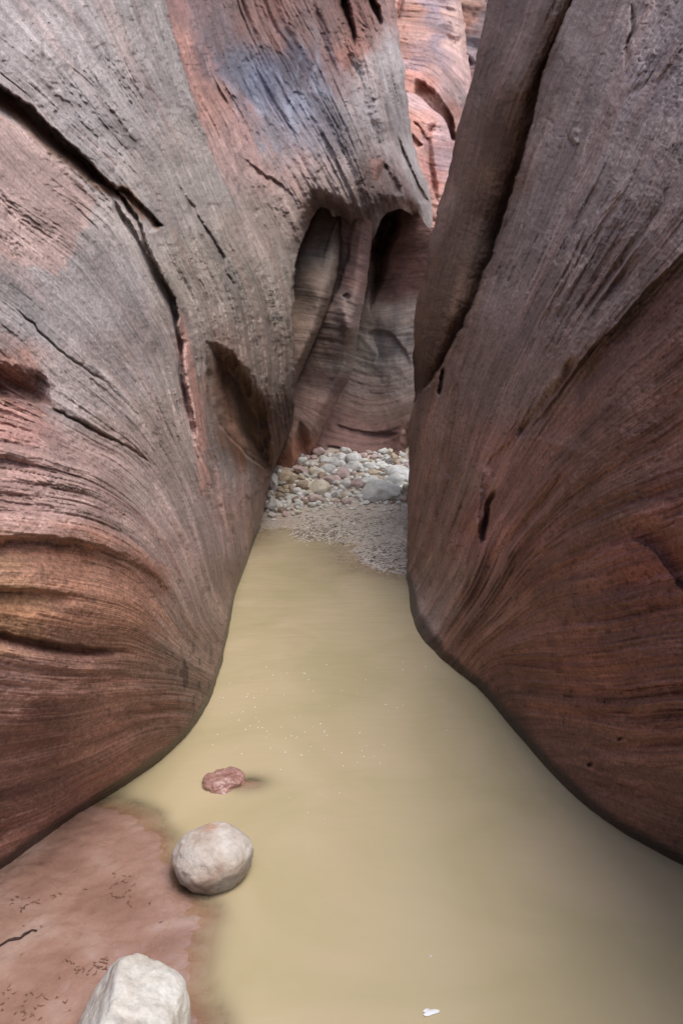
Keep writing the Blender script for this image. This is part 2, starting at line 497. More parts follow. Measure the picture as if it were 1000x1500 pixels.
L_s = [
    (0, [(220, -80), (240, 0), (262, 60), (290, 150), (318, 240), (350, 320), (390, 410), (415, 480), (425, 560)]),
    (-45, [(270, 0), (300, 120), (370, 240), (425, 340), (432, 400)]),
    (-120, [(330, 0), (400, 150), (470, 262), (500, 310)]),
    (-200, [(420, 0), (480, 110), (530, 220), (545, 280)]),
    (-260, [(500, -40), (540, 110), (585, 240), (615, 315)]),
    (-315, [(560, -40), (585, 80), (605, 200), (640, 300)]),
    (45, [(160, -60), (190, 20), (240, 120), (290, 220), (330, 310), (375, 420), (400, 520), (405, 640)]),
    (100, [(60, -80), (110, 0), (210, 165), (290, 320), (335, 430), (350, 520), (380, 660), (380, 760)]),
    (160, [(-60, -60), (10, 30), (110, 160), (210, 270), (270, 380), (300, 480), (325, 620), (350, 720), (355, 800)]),
    (205, [(-100, 60), (0, 125), (60, 180), (120, 235), (165, 280), (225, 380), (262, 450), (290, 640), (318, 740), (340, 840)]),
    (280, [(-80, 170), (0, 235), (60, 290), (130, 350), (190, 430), (240, 520), (275, 640), (305, 740), (330, 860)]),
    (400, [(-80, 350), (0, 420), (60, 475), (130, 540), (200, 610), (250, 690), (290, 780), (318, 900)]),
    (480, [(-80, 480), (0, 520), (72, 594), (150, 640), (225, 700), (270, 780), (308, 890)]),
    (560, [(-80, 620), (0, 628), (68, 640), (157, 678), (220, 735), (265, 800), (300, 900)]),
    (640, [(-80, 700), (0, 703), (90, 720), (170, 752), (235, 805), (280, 870), (310, 950)]),
    (715, [(-80, 783), (0, 780), (90, 785), (170, 812), (235, 862), (285, 930)]),
    (860, [(-80, 915), (0, 922), (90, 938), (157, 948), (230, 962), (300, 985)]),
    (930, [(-80, 985), (0, 985), (135, 994), (230, 1000), (300, 1005)]),
    (1050, [(-80, 1110), (0, 1102), (135, 1080), (260, 1050)]),
    (1170, [(-80, 1270), (0, 1232), (90, 1192), (180, 1140), (260, 1085)])]
hollow_L = [(302, 500), (316, 503), (333, 520), (352, 555), (374, 590), (386, 630), (391, 676), (383, 684), (366, 672), (342, 648), (325, 627), (315, 603), (306, 553)]
L_f = [
    ('groove', [(428, 400), (447, 345), (468, 300), (496, 314), (526, 338), (546, 354), (560, 314), (592, 305), (622, 334)], .42, 13, .1),
    ('lip', [(-90, 60), (0, 122), (80, 190), (150, 256), (196, 300), (226, 384), (252, 426), (262, 470), (268, 560), (282, 640), (300, 720)], .16, 4, 20, 120, 0, .25),
    ('lip', [(-90, 70), (0, 126), (40, 152), (80, 193), (112, 222), (150, 260), (166, 277)], .14, 4, 9, 34, 0, .10, [1.2, 1.3, 1.2, .9, .7, .45]),
    ('lip', [(166, 277), (182, 273), (196, 285), (216, 306), (240, 335)], .15, 3, 7, 26, .05, .12, [.4, .8, 1.1, 1.1, .9]),
    ('lip', [(165, 285), (180, 312), (202, 347), (226, 386), (250, 424), (262, 452), (264, 500)], .09, 3, 4, 18, .1, .1, [.6, 1, .7, .9, 1.2, 1, 1]),
    ('lip', [(250, 250), (282, 300), (318, 360), (340, 410), (352, 440)], .07, 3, 3, 14, .3, .2),
    ('groove', [(264, 470), (263, 520), (270, 575), (281, 620), (287, 655)], .13, 5, .2),
    ('groove', [(276, 462), (277, 540), (288, 600), (299, 660), (303, 705)], -.07, 10, .2),
    ('groove', [(298, 545), (308, 600), (318, 650), (324, 700)], -.04, 5, .2),
    ('groove', [(306, 655), (312, 690), (318, 735), (325, 760)], .06, 6, .2),
    ('groove', [(300, 720), (312, 745), (326, 782)], .05, 5, .2),
    ('hollow', [(300, 500), (318, 500), (342, 512), (368, 545), (394, 590), (404, 635), (402, 700), (384, 683), (371, 677), (342, 649), (324, 628), (312, 603), (304, 553)], .62, 27),
    ('lip', [(400, 700), (385, 684), (371, 678), (342, 650), (324, 629), (311, 603), (303, 553), (302, 512)], .35, 3, -13, 36, .1, .2),
    ('lip', [(78, 598), (60, 592), (30, 585), (-40, 578), (-120, 574)], .14, 3, 12, 55, .15, 0),
    ('lip', [(60, 640), (0, 628), (-80, 622)], .035, 3, 10, 40, .3, 0),
    ('lip', [(-150, 792), (0, 790), (60, 786), (110, 795), (170, 808), (220, 835), (255, 872), (285, 925)], .07, 14, 14, 75, 0, .35),
    ('lip', [(-150, 915), (0, 921), (60, 938), (100, 943), (160, 948), (220, 958)], .07, 2, 3, 26, 0, .3),
    ('lip', [(-120, 860), (0, 862), (90, 868), (160, 880)], .03, 8, 10, 40, 0, .4),
    ('lip', [(-120, 1090), (0, 1096), (60, 1085), (160, 1068)], .03, 4, 6, 30, 0, .4),
    ('lip', [(352, 318), (330, 268), (306, 215), (286, 155), (262, 75), (240, 0), (215, -100), (195, -250)], .75, 3, 60, 190, .35, 0),
    ('hollow', [(486, -30), (503, -30), (515, 20), (523, 55), (521, 70), (512, 55), (498, 20)], .8, 9),
    ('hollow', [(533, -30), (548, -10), (558, 12), (563, 34), (557, 38), (546, 22), (536, 5)], .6, 7),
    ('groove', [(505, 60), (524, 120), (543, 185), (552, 235), (544, 290)], .30, 15, .25),
    ('groove', [(560, 235), (572, 262), (590, 285)], .25, 6, .2),
    ('groove', [(455, 0), (470, 50), (495, 120)], .18, 9, .2),
    ('lip', [(580, 190), (592, 225), (612, 262), (628, 300)], .2, 3, 5, 16, .3, .1),
    ('lip', [(350, 225), (375, 250), (405, 262), (432, 290)], .08, 3, 3, 16, .3, .3),
    ('groove', [(18, 450), (60, 488), (99, 522), (166, 567)], .03, 2.2, .2),
    ('groove', [(72, 596), (130, 625), (180, 650), (222, 680)], .04, 2.2, .1),
]
L_c = [(80, 60, (158, 150, 150)), (-100, 60, (158, 150, 150)), (150, 440, (158, 152, 152)), (60, 450, (156, 150, 150)), (200, 520, (160, 150, 148)), (200, 300, (160, 152, 148)), (160, 150, (160, 154, 154)), (300, 400, (162, 152, 142)), (400, 420, (158, 146, 134)), (100, 560, (162, 150, 147)), (20, 570, (140, 100, 85)), (30, 620, (176, 134, 126)), (100, 720, (172, 142, 134)), (20, 700, (172, 136, 128)), (250, 720, (168, 148, 142)), (230, 800, (160, 136, 128)), (100, 840, (165, 115, 89)), (20, 890, (173, 128, 89)), (180, 890, (167, 119, 93)), (200, 850, (154, 108, 87)), (100, 1000, (167, 121, 104)), (20, 1000, (175, 132, 119)), (60, 1060, (132, 91, 78)), (150, 1100, (162, 115, 95)), (50, 1200, (149, 106, 91)), (290, 870, (173, 149, 139)), (310, 960, (154, 130, 117)), (290, 1010, (141, 115, 102)), (240, 1060, (143, 104, 87)), (350, 760, (168, 146, 140)), (320, 690, (160, 150, 150)), (335, 560, (140, 104, 82)), (350, 620, (138, 98, 74)), (370, 650, (128, 90, 68)), (400, 550, (140, 124, 114)), (415, 540, (135, 118, 108)), (400, 640, (128, 98, 86)), (418, 600, (110, 86, 76)), (380, 540, (150, 134, 122)), (400, 320, (170, 150, 140)), (620, 320, (165, 155, 150)), (270, 540, (160, 148, 142)), (290, 620, (158, 142, 134)), (300, 700, (156, 140, 134)), (40, 300, (165, 152, 148)), (300, 250, (160, 152, 146)), (230, 60, (160, 154, 152))]
L_c2 = [(268, 80, (180, 130, 116)), (300, 150, (182, 134, 120)), (345, 215, (178, 136, 128)), (370, 250, (172, 132, 124)), (320, 60, (112, 96, 100)), (340, 110, (92, 94, 110)), (400, 25, (125, 88, 78)), (430, 90, (78, 74, 86)), (430, 170, (104, 112, 134)), (470, 200, (90, 92, 114)), (380, 130, (84, 90, 112)), (400, 200, (118, 116, 132)), (500, 250, (134, 122, 130)), (460, 40, (110, 84, 78)), (540, 180, (155, 150, 154)), (515, 75, (150, 100, 86)), (505, 30, (120, 78, 66)), (560, 100, (172, 164, 164)), (590, 240, (170, 160, 156)), (552, 265, (140, 100, 90)), (532, 340, (150, 108, 98)), (440, 260, (168, 132, 128)), (455, 300, (138, 116, 106)), (480, 285, (122, 100, 94)), (495, 305, (118, 96, 88)), (530, 290, (126, 94, 84)), (575, 290, (132, 102, 92)), (605, 300, (140, 112, 102)), (585, 300, (140, 108, 98)), (352, 330, (165, 148, 136)), (400, 400, (160, 146, 134)), (420, 460, (158, 146, 134))]
L_split = [(395, 420), (352, 318), (330, 268), (306, 215), (286, 155), (262, 75), (240, 0), (215, -100), (195, -250)]
L_paint = [
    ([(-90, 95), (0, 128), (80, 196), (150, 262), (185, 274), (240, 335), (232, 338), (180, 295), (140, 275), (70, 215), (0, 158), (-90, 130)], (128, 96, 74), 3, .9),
    ([(528, 235), (562, 225), (600, 262), (618, 300), (590, 312), (560, 322), (548, 358), (530, 350), (508, 330), (466, 303), (478, 284), (515, 296)], (116, 90, 80), 12, .75),  # reddish-brown lip over the alcove, colour darkened for shade where it curves under
    ([(-60, 120), (0, 168), (60, 205), (105, 250), (142, 300), (128, 325), (112, 352), (90, 402), (72, 388), (40, 392), (0, 372), (-60, 350)], (184, 150, 140), 5, .7),
    ([(261, 458), (272, 466), (280, 510), (290, 570), (301, 625), (306, 700), (296, 735), (288, 690), (282, 640), (268, 580), (262, 520)], (190, 142, 130), 4, .75),
    ([(-60, 590), (0, 590), (60, 598), (70, 612), (50, 650), (-60, 640)], (186, 138, 126), 6, .7),
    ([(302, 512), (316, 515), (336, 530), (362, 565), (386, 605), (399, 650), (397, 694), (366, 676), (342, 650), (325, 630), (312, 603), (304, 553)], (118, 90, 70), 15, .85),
    ([(430, -40), (480, -40), (512, 60), (480, 90), (440, 40)], (112, 84, 78), 14, .7),
    ([(300, 690), (320, 680), (350, 740), (345, 800), (310, 760)], (172, 130, 116), 12, .4),
]


def L_smooth(px, py):
    # the polished patches lose their layering
    m = np.ones(np.shape(px))
    for (cx, cy, rx, ry, k) in ((140, 470, 130, 95, .75), (150, 380, 60, 45, .6), (340, 600, 45, 70, .9), (100, 1110, 160, 90, .6), (120, 880, 170, 85, .75), (120, 1000, 150, 60, .4), (350, 600, 40, 80, .7), (120, 450, 60, 60, .4)):
        r = ((px - cx) / rx) ** 2 + ((py - cy) / ry) ** 2
        m = m * (1 - k * np.exp(-r ** 1.5))
    return m


def L_post(C, px, py, S):
    # black water-line chips near the foot of the nose
    z = n3(px / 4.5, py / 17, 55.0)
    reg = np.exp(-(((px - 285) / 34) ** 2 + ((py - 990) / 55) ** 2) ** 1.5)
    k = ss(0.35, 0.5, z) * reg
    C = C * (1 - 0.6 * k[..., None])
    # thin pale scoring over the blue varnish
    q = 1 - np.abs(n3(px / 26 - py / 60, py / 95 + px / 60, 61.0)) * 6
    q2 = 1 - np.abs(n3(px / 13 - py / 32, py / 60 + px / 40, 62.0)) * 5
    reg = np.exp(-(((px - 430) / 90) ** 2 + ((py - 140) / 95) ** 2) ** 2)
    w = (np.clip(q, 0, 1) * .8 + np.clip(q2, 0, 1) * .5)[..., None] * reg[..., None]
    w = w * .5
    C = C * (1 - w) + w * lin((160, 164, 178))
    return C


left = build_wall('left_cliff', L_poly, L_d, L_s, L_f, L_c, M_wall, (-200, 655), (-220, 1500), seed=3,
                  top=(-2.2, 0.3, 4.0), near=-1, back=2.2, jag=2.3, rimA=.12, smoothmask=L_smooth, postcol=L_post, paints=L_paint, rugged=((330, 400, 80, 120, .35), (395, 540, 28, 90, .7), (320, 680, 50, 80, .5), (520, 240, 50, 60, .4)), colors2=L_c2, split=L_split)

# ================================================================== RIGHT CLIFF
R_water = [(594, 850), (598, 890), (612, 932), (650, 972), (700, 1010), (760, 1082), (830, 1160), (900, 1215), (1000, 1270), (1200, 1385)]
R_poly = [(1500, -300), (750, -300), (728, -100), (715, 0), (706, 50), (691, 120), (676, 180), (661, 240), (641, 310), (632, 350), (625, 400),
          (610, 440), (605, 480), (608, 525), (617, 562), (610, 582), (603, 612), (601, 700), (598, 780)] + R_water + [(1500, 1560)]
R_d = wl(R_water) + [
    (1190, 1150, 1.6), (1190, 900, 1.38), (1190, 600, 1.38), (1190, 300, 1.55), (1190, 0, 1.8), (1190, -200, 2.1),
    (1000, 1150, 1.98), (1000, 1000, 1.85), (1000, 850, 1.8), (1000, 650, 1.8), (1000, 450, 1.88), (1000, 250, 2.05), (1000, 0, 2.5), (1000, -200, 3.0),
    (880, 1080, 2.35), (880, 950, 2.2), (880, 800, 2.15), (880, 600, 2.2), (880, 400, 2.4), (880, 200, 2.75), (880, 0, 3.3), (880, -200, 4.1),
    (780, 1010, 2.85), (780, 900, 2.75), (780, 750, 2.75), (780, 560, 2.85), (780, 380, 3.2), (780, 200, 3.8), (790, 0, 4.6), (790, -200, 5.6),
    (700, 930, 3.5), (700, 800, 3.5), (700, 650, 3.6), (700, 500, 3.85), (715, 340, 4.4), (720, 200, 5.0), (730, 50, 5.8),
    (640, 920, 4.15), (640, 800, 4.3), (640, 650, 4.5), (640, 560, 4.7), (650, 400, 5.2), (665, 300, 5.6), (690, 160, 6.2), (720, 0, 7.0), (740, -200, 8),
    (610, 820, 5.0), (606, 700, 5.4), (607, 600, 5.4), (612, 480, 5.6)]
R_s = [
    (0, [(735, -100), (715, 0), (676, 180), (641, 310), (612, 440), (600, 520), (595, 600)]),
    (55, [(790, -60), (765, 20), (720, 160), (690, 280), (650, 420), (622, 520), (606, 620), (600, 720)]),
    (110, [(870, -40), (830, 60), (785, 190), (735, 340), (675, 500), (630, 620), (612, 720), (600, 800)]),
    (175, [(950, -40), (905, 60), (850, 190), (775, 370), (705, 540), (662, 680), (632, 800), (600, 860)]),
    (235, [(1060, -40), (1000, 60), (910, 230), (820, 410), (745, 560), (690, 690), (650, 820), (605, 890)]),
    (310, [(1080, 110), (1000, 220), (905, 375), (830, 510), (760, 625), (705, 740), (662, 850), (618, 915)]),
    (390, [(1080, 290), (1000, 370), (930, 445), (860, 535), (785, 645), (725, 745), (680, 860), (640, 935)]),
    (490, [(1080, 470), (1000, 525), (900, 600), (800, 700), (730, 800), (680, 900)]),
    (600, [(1080, 650), (1000, 690), (870, 750), (760, 820), (690, 930)]),
    (690, [(1080, 805), (1000, 825), (860, 855), (760, 890), (700, 940)]),
    (770, [(1080, 915), (1000, 922), (860, 935), (760, 952), (700, 965)]),
    (850, [(1080, 1005), (1000, 1005), (880, 1015), (790, 1010), (720, 1000)]),
    (960, [(1080, 1125), (1000, 1120), (900, 1120), (810, 1085)]),
    (1060, [(1080, 1235), (1000, 1222), (920, 1195), (850, 1150)])]
R_f = [
    ('lip', [(880, -200), (855, -60), (838, 0), (822, 40), (806, 75), (792, 130), (764, 240), (738, 320), (702, 430), (667, 500), (642, 545), (616, 576)], 1.25, 4, -42, 120, 0, 0, [.12, .15, .22, .45, .75, .95, 1, .85, .6, .4], [.15, .2, .3, .5, .75, .95, 1.1, 1, .7, .4]),
    ('groove', [(649, 538), (646, 560), (642, 580)], .2, 3, .2),
    ('groove', [(846, 520), (822, 560), (790, 598), (770, 625), (752, 650)], .10, 7, .15),
    ('lip', [(765, 640), (800, 598), (830, 560), (858, 515), (885, 495), (940, 432), (1000, 372), (1100, 300)], .09, 4, 25, 105, .12, 0),
    ('groove', [(728, 716), (713, 740), (711, 767), (704, 800)], .17, 3.5, .15),
    ('groove', [(716, 670), (704, 700), (697, 745), (698, 790)], -.10, 9, .2),
    ('lip', [(702, 800), (700, 740), (705, 690), (730, 655), (765, 638)], .03, 3, 10, 30, .2, .2),
    ('groove', [(925, 0), (925, 40), (915, 90), (912, 105)], .06, 3, .2),
    ('hollow', [(829, 186), (836, 200), (844, 216), (838, 216), (830, 204)], .05, 4),
    ('groove', [(846, 185), (840, 200), (846, 215)], -.05, 4, .2),
    ('lip', [(1080, 900), (1000, 872), (975, 830), (950, 800), (925, 792), (880, 805), (855, 830), (846, 860), (850, 890)], .05, 4, 12, 45, .15, .2),
    ('lip', [(735, 962), (770, 966), (850, 958), (930, 960)], .04, 3, 4, 20, .2, .3),
    ('lip', [(720, 985), (790, 1005), (900, 1010), (1000, 1000), (1080, 998)], .035, 3, 6, 24, .2, .1),
    ('lip', [(750, 1020), (830, 1040), (920, 1040), (1040, 1035)], .03, 3, 6, 24, .2, .1),
    ('lip', [(830, 1085), (900, 1092), (960, 1080), (1080, 1084)], .03, 3, 6, 24, .2, .1),
    ('lip', [(790, 1095), (850, 1145), (920, 1150), (1060, 1160)], .03, 3, 6, 24, .2, .1),
    ('groove', [(800, 790), (900, 740), (1040, 700)], .03, 14, .3),
    ('groove', [(640, 650), (655, 690), (668, 700)], .05, 5, .2),
    ('groove', [(862, 1118), (864, 1124)], .04, 4, .01), ('groove', [(905, 1081), (906, 1085)], .03, 3, .01),
]
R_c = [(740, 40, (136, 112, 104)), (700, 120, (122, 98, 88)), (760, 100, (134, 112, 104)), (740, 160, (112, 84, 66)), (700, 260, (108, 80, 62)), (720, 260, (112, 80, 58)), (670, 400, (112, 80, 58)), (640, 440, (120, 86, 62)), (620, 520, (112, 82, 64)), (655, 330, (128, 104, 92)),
       (880, 60, (148, 130, 124)), (960, 120, (156, 140, 136)), (830, 200, (146, 128, 120)), (800, 320, (146, 128, 122)), (900, 250, (152, 136, 130)), (980, 300, (142, 122, 114)), (740, 450, (142, 122, 114)), (820, 430, (142, 122, 114)), (900, 420, (140, 118, 110)),
       (700, 560, (138, 114, 104)), (780, 560, (140, 118, 108)), (960, 480, (118, 88, 76)), (900, 560, (120, 92, 80)), (1000, 600, (130, 93, 78)), (640, 640, (147, 115, 100)), (640, 760, (149, 115, 100)), (680, 700, (152, 121, 108)), (850, 640, (134, 98, 82)), (780, 720, (139, 102, 87)),
       (900, 740, (130, 93, 76)), (720, 680, (162, 117, 102)), (705, 770, (165, 115, 102)), (980, 760, (139, 91, 76)), (640, 860, (158, 132, 119)), (700, 880, (141, 104, 89)), (620, 910, (165, 145, 132)), (670, 950, (143, 102, 78)), (800, 850, (132, 91, 74)), (940, 830, (152, 95, 80)), (900, 900, (139, 95, 80)),
       (740, 960, (152, 106, 89)), (860, 980, (152, 102, 87)), (980, 980, (149, 102, 87)), (800, 1040, (141, 98, 82)), (950, 1060, (139, 95, 82)), (900, 1150, (134, 95, 82)), (980, 1200, (123, 89, 78)), (740, 1040, (111, 80, 65)), (1150, 600, (130, 93, 78)), (1150, 100, (140, 122, 116))]


def R_smooth(px, py):
    m = np.ones(np.shape(px))
    for (cx, cy, rx, ry, k) in ((960, 620, 110, 150, .45), (720, 680, 22, 22, .8), (870, 1130, 120, 60, .4)):
        r = ((px - cx) / rx) ** 2 + ((py - cy) / ry) ** 2
        m = m * (1 - k * np.exp(-r ** 1.5))
    # polished inside of the long hollow
    d_, sg, t = polydist(px, py, [(822, 40), (792, 130), (764, 240), (738, 320), (702, 430), (667, 500), (642, 545), (616, 576)])
    q = d_ * sg
    m = m * (1 - .88 * ss(0, 4, q) * (1 - ss(60, 140, q)) * ss(90, 230, py))
    return m


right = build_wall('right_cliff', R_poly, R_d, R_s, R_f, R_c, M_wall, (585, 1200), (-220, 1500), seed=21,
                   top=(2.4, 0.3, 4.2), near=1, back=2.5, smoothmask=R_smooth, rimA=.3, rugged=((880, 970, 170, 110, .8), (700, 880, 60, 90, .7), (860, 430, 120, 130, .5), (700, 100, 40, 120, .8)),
                   paints=[([(822, 60), (792, 130), (764, 240), (738, 320), (702, 430), (667, 500), (642, 545), (616, 574), (606, 500), (606, 445), (628, 400), (650, 345), (690, 250), (735, 150), (780, 90)], (98, 70, 50), 6, .85),  # brown rock of the long hollow, painted darker to stand in for shade
                           ([(1060, 380), (960, 440), (880, 520), (800, 620), (730, 740), (760, 760), (900, 690), (1060, 600)], (122, 84, 68), 30, .5)])

# ================================================================== ALCOVE (pods and back wall behind the bend)
def hlines(ys, xa, xb, curve=0.0, tilt=0.0):
    out = []
    for y in ys:
        out.append((y, [(x, y + curve * ((x - (xa + xb) / 2) / (xb - xa) * 2) ** 2 + tilt * (x - xa)) for x in np.linspace(xa, xb, 5)]))
    return out


pod_poly = [(330, 200), (512, 200), (506, 300), (501, 340), (500, 375), (497, 395), (486, 430), (470, 480), (450, 525), (437, 552), (424, 585), (410, 640), (330, 640)]
build_wall('alcove_pillar_left', pod_poly,
           [(440, 240, 9.6), (500, 240, 9.4), (470, 320, 9.0), (432, 330, 9.3), (490, 350, 8.8), (460, 420, 8.35), (430, 430, 8.7), (486, 410, 8.45), (440, 500, 8.2), (460, 480, 8.2), (425, 570, 8.1), (350, 300, 9.5), (350, 620, 8.6)],
           hlines((200, 300, 400, 500, 600), 400, 510, 10, .12), [
               ('lip', [(505, 300), (480, 345), (470, 400)], .1, 6, 10, 30, .2, .3)],
           [(460, 330, (120, 98, 82)), (460, 420, (138, 118, 102)), (450, 500, (136, 114, 98)), (430, 560, (140, 114, 98)), (480, 380, (138, 124, 110))],
           M_back, (345, 520), (210, 640), seed=31, rimR=16, rimA=.6, back=1.2, bedamp=.22, crackamp=.2, roughamp=.9, stripe=.6)

rib_poly = [(330, 220), (566, 220), (562, 270), (550, 318), (543, 350), (538, 400), (531, 450), (523, 480), (519, 530), (510, 560), (490, 590), (476, 620), (463, 660), (452, 690), (446, 740), (330, 740)]
build_wall('alcove_pillar_right', rib_poly,
           [(540, 240, 8.9), (500, 240, 9.2), (540, 300, 8.75), (510, 340, 8.95), (530, 400, 8.85), (500, 420, 9.0), (515, 430, 8.75), (480, 480, 8.9), (510, 500, 8.8), (500, 560, 8.95), (450, 560, 9.0), (470, 600, 8.9), (440, 620, 8.8), (455, 650, 8.8), (425, 680, 8.8), (435, 720, 8.9), (350, 300, 10), (350, 720, 9.2)],
           hlines((220, 320, 420, 500, 560), 420, 550, 10, .18) + [(640, [(400, 600), (430, 640), (450, 690)]), (600, [(400, 560), (450, 590), (480, 620)])],
           [('groove', [(505, 432), (510, 440)], .1, 4, .01), ('groove', [(500, 440), (506, 470), (521, 500)], -.12, 8, .2), ('hollow', [(440, 610), (458, 640), (462, 680), (445, 700), (425, 690), (428, 650)], .25, 16),
            ('lip', [(530, 280), (515, 340), (505, 400), (470, 470), (440, 540)], .15, 8, 10, 40, .1, .3)],
           [(540, 300, (146, 108, 94)), (530, 350, (140, 106, 94)), (520, 400, (150, 116, 104)), (510, 440, (165, 142, 132)), (490, 500, (128, 104, 90)), (510, 520, (138, 124, 112)), (470, 560, (122, 96, 86)), (440, 600, (148, 120, 108)), (440, 660, (158, 102, 74)), (430, 630, (160, 126, 110))],
           M_back, (345, 580), (230, 740), seed=37, rimR=18, rimA=.7, back=1.5, bedamp=.25, crackamp=.25, roughamp=1.0, stripe=.6)


def A_post(C, px, py, S):
    # dark mineral run-off streaks down the alcove wall
    for (cx, w, y0, y1, k) in ((556, 9, 455, 560, .38), (578, 8, 430, 545, .33), (597, 5, 470, 540, .2), (567, 5, 430, 500, -.15)):
        m = np.exp(-((px - cx - 3 * n3(py / 30, 0, cx)) / w) ** 2) * ss(y0, y0 + 30, py) * (1 - ss(y1 - 40, y1, py))
        C = C * (1 - k * m[..., None] * np.array([1.1, 1, .85]))
    return C


build_wall('alcove_wall', [(400, 215), (588, 215), (604, 300), (632, 342), (760, 380), (760, 760), (400, 760)],
           [(560, 220, 10.8), (620, 220, 10.4), (555, 340, 10.6), (600, 330, 9.9), (625, 360, 9.6), (560, 400, 10.4), (600, 400, 9.9), (625, 450, 9.7), (540, 470, 10.1), (580, 480, 9.8), (540, 540, 10.0), (580, 530, 9.7), (620, 540, 9.6), (500, 600, 9.8), (560, 600, 9.6), (610, 600, 9.3), (470, 660, 9.15), (530, 660, 9.12), (580, 655, 9.1), (605, 640, 8.9), (530, 690, 9.05), (600, 690, 8.9), (420, 700, 9.2), (750, 400, 9.0), (750, 700, 8.4), (420, 300, 11)],
           hlines((220, 320, 420), 520, 640, 8, -.1) + [(500, [(500, 480), (540, 500), (590, 510), (640, 495)]), (560, [(480, 530), (520, 560), (570, 570), (640, 540)]), (620, [(470, 600), (520, 622), (580, 618), (640, 590)]), (660, [(460, 640), (500, 655), (560, 672), (620, 640)]), (700, [(450, 690), (540, 710), (620, 690)])],
           [('hollow', [(546, 330), (560, 308), (585, 300), (590, 330), (578, 360), (566, 400), (552, 440), (540, 460), (538, 400)], .9, 22),
            ('lip', [(528, 492), (548, 482), (570, 486), (590, 505), (600, 540)], .10, 6, 20, 70, .2, .3),
            ('hollow', [(590, 625), (640, 600), (640, 700), (600, 690), (580, 660)], .5, 22),
            ('lip', [(470, 650), (500, 655), (540, 672), (580, 668)], .1, 3, 4, 14, .2, .2),
            ('lip', [(480, 615), (530, 635), (590, 632)], .06, 3, 4, 14, .2, .2)],
           [(560, 330, (124, 88, 70)), (600, 330, (146, 106, 92)), (600, 380, (148, 106, 92)), (590, 410, (146, 104, 94)), (560, 420, (126, 96, 84)), (560, 450, (160, 146, 132)), (610, 450, (164, 148, 136)), (600, 500, (150, 138, 128)), (550, 520, (150, 140, 128)), (530, 560, (136, 116, 106)), (600, 560, (134, 118, 108)), (560, 600, (130, 106, 96)), (500, 640, (134, 98, 88)), (560, 650, (124, 88, 78)), (610, 640, (122, 82, 58)), (600, 690, (110, 78, 60)), (700, 400, (140, 100, 90))],
           M_back, (400, 760), (210, 760), seed=41, rimA=0, back=0, bedamp=.26, crackamp=.25, roughamp=1.0, stripe=.6, postcol=A_post, top=(0, 3, 1.2))

# ================================================================== FAR CANYON WALLS, in the open light
build_wall('far_cliff_lower', [(500, 330), (520, 180), (590, 135), (603, 135), (615, 142), (630, 158), (648, 172), (658, 195), (666, 230), (664, 300), (680, 420), (500, 420)],
           [(540, 200, 12), (590, 150, 12.8), (600, 200, 12.0), (630, 190, 12.6), (620, 250, 12.0), (655, 230, 12.8), (640, 290, 12.2), (640, 350, 12), (520, 400, 11.5), (670, 400, 12)],
           hlines((130, 180, 230, 280, 330), 590, 670, -12, .35),
           [('lip', [(603, 175), (615, 180), (622, 200), (630, 205)], .15, 3, 4, 12, .2, .2), ('lip', [(600, 195), (612, 205), (620, 215)], .2, 3, 5, 14, .2, .2), ('groove', [(640, 170), (625, 200), (628, 240), (640, 300)], .3, 5, .2)],
           [(605, 150, (198, 160, 157)), (610, 185, (199, 140, 123)), (620, 220, (197, 142, 127)), (645, 200, (184, 150, 150)), (650, 240, (172, 142, 146)), (630, 270, (194, 137, 123)), (640, 300, (180, 132, 117))],
           M_far, (560, 690), (110, 420), seed=51, rimR=10, rimA=.5, back=3, bedamp=.7, crackamp=.6)
build_wall('far_cliff_upper', [(480, -300), (668, -300), (673, 0), (680, 40), (684, 90), (690, 130), (686, 160), (690, 260), (700, 420), (480, 420)],
           [(500, -150, 18), (570, 0, 15), (620, 0, 15), (560, 150, 13.6), (620, 60, 14.6), (600, 120, 14), (650, 60, 16), (680, 60, 17), (630, 140, 14), (665, 170, 15.2), (670, 130, 15.6), (640, 0, 16), (650, -150, 18), (600, -150, 17), (650, 220, 14.6), (650, 400, 14), (500, 400, 13)],
           hlines((-150, -60, 20, 70), 560, 640, 0, .05) + [(130, [(590, 118), (620, 130), (650, 170), (680, 240)]), (100, [(590, 88), (630, 90), (660, 140), (690, 210)])],
           [('groove', [(640, -20), (648, 30), (656, 80)], .35, 14, .2), ('lip', [(605, 115), (625, 122), (645, 145), (662, 180), (668, 210)], .45, 4, 16, 40, .1, .1), ('groove', [(590, -20), (583, 20), (578, 30)], .3, 3, .1),
            ('lip', [(655, 20), (668, 40), (682, 50)], -.3, 3, 8, 30, .2, .2)],
           [(600, 20, (194, 137, 115)), (590, 60, (205, 145, 125)), (610, 50, (199, 152, 137)), (640, 20, (155, 140, 157)), (650, 60, (153, 133, 144)), (660, 20, (207, 168, 154)), (675, 60, (201, 162, 150)), (610, 90, (174, 143, 149)), (600, 110, (197, 133, 112)), (650, 130, (184, 152, 149)), (635, 130, (194, 129, 110)), (655, 165, (165, 111, 96)), (675, 150, (184, 160, 157))],
           M_far, (540, 700), (-150, 420), seed=57, rimR=10, rimA=1.0, back=4, bedamp=.8, crackamp=.7, top=(0, 3, 3))
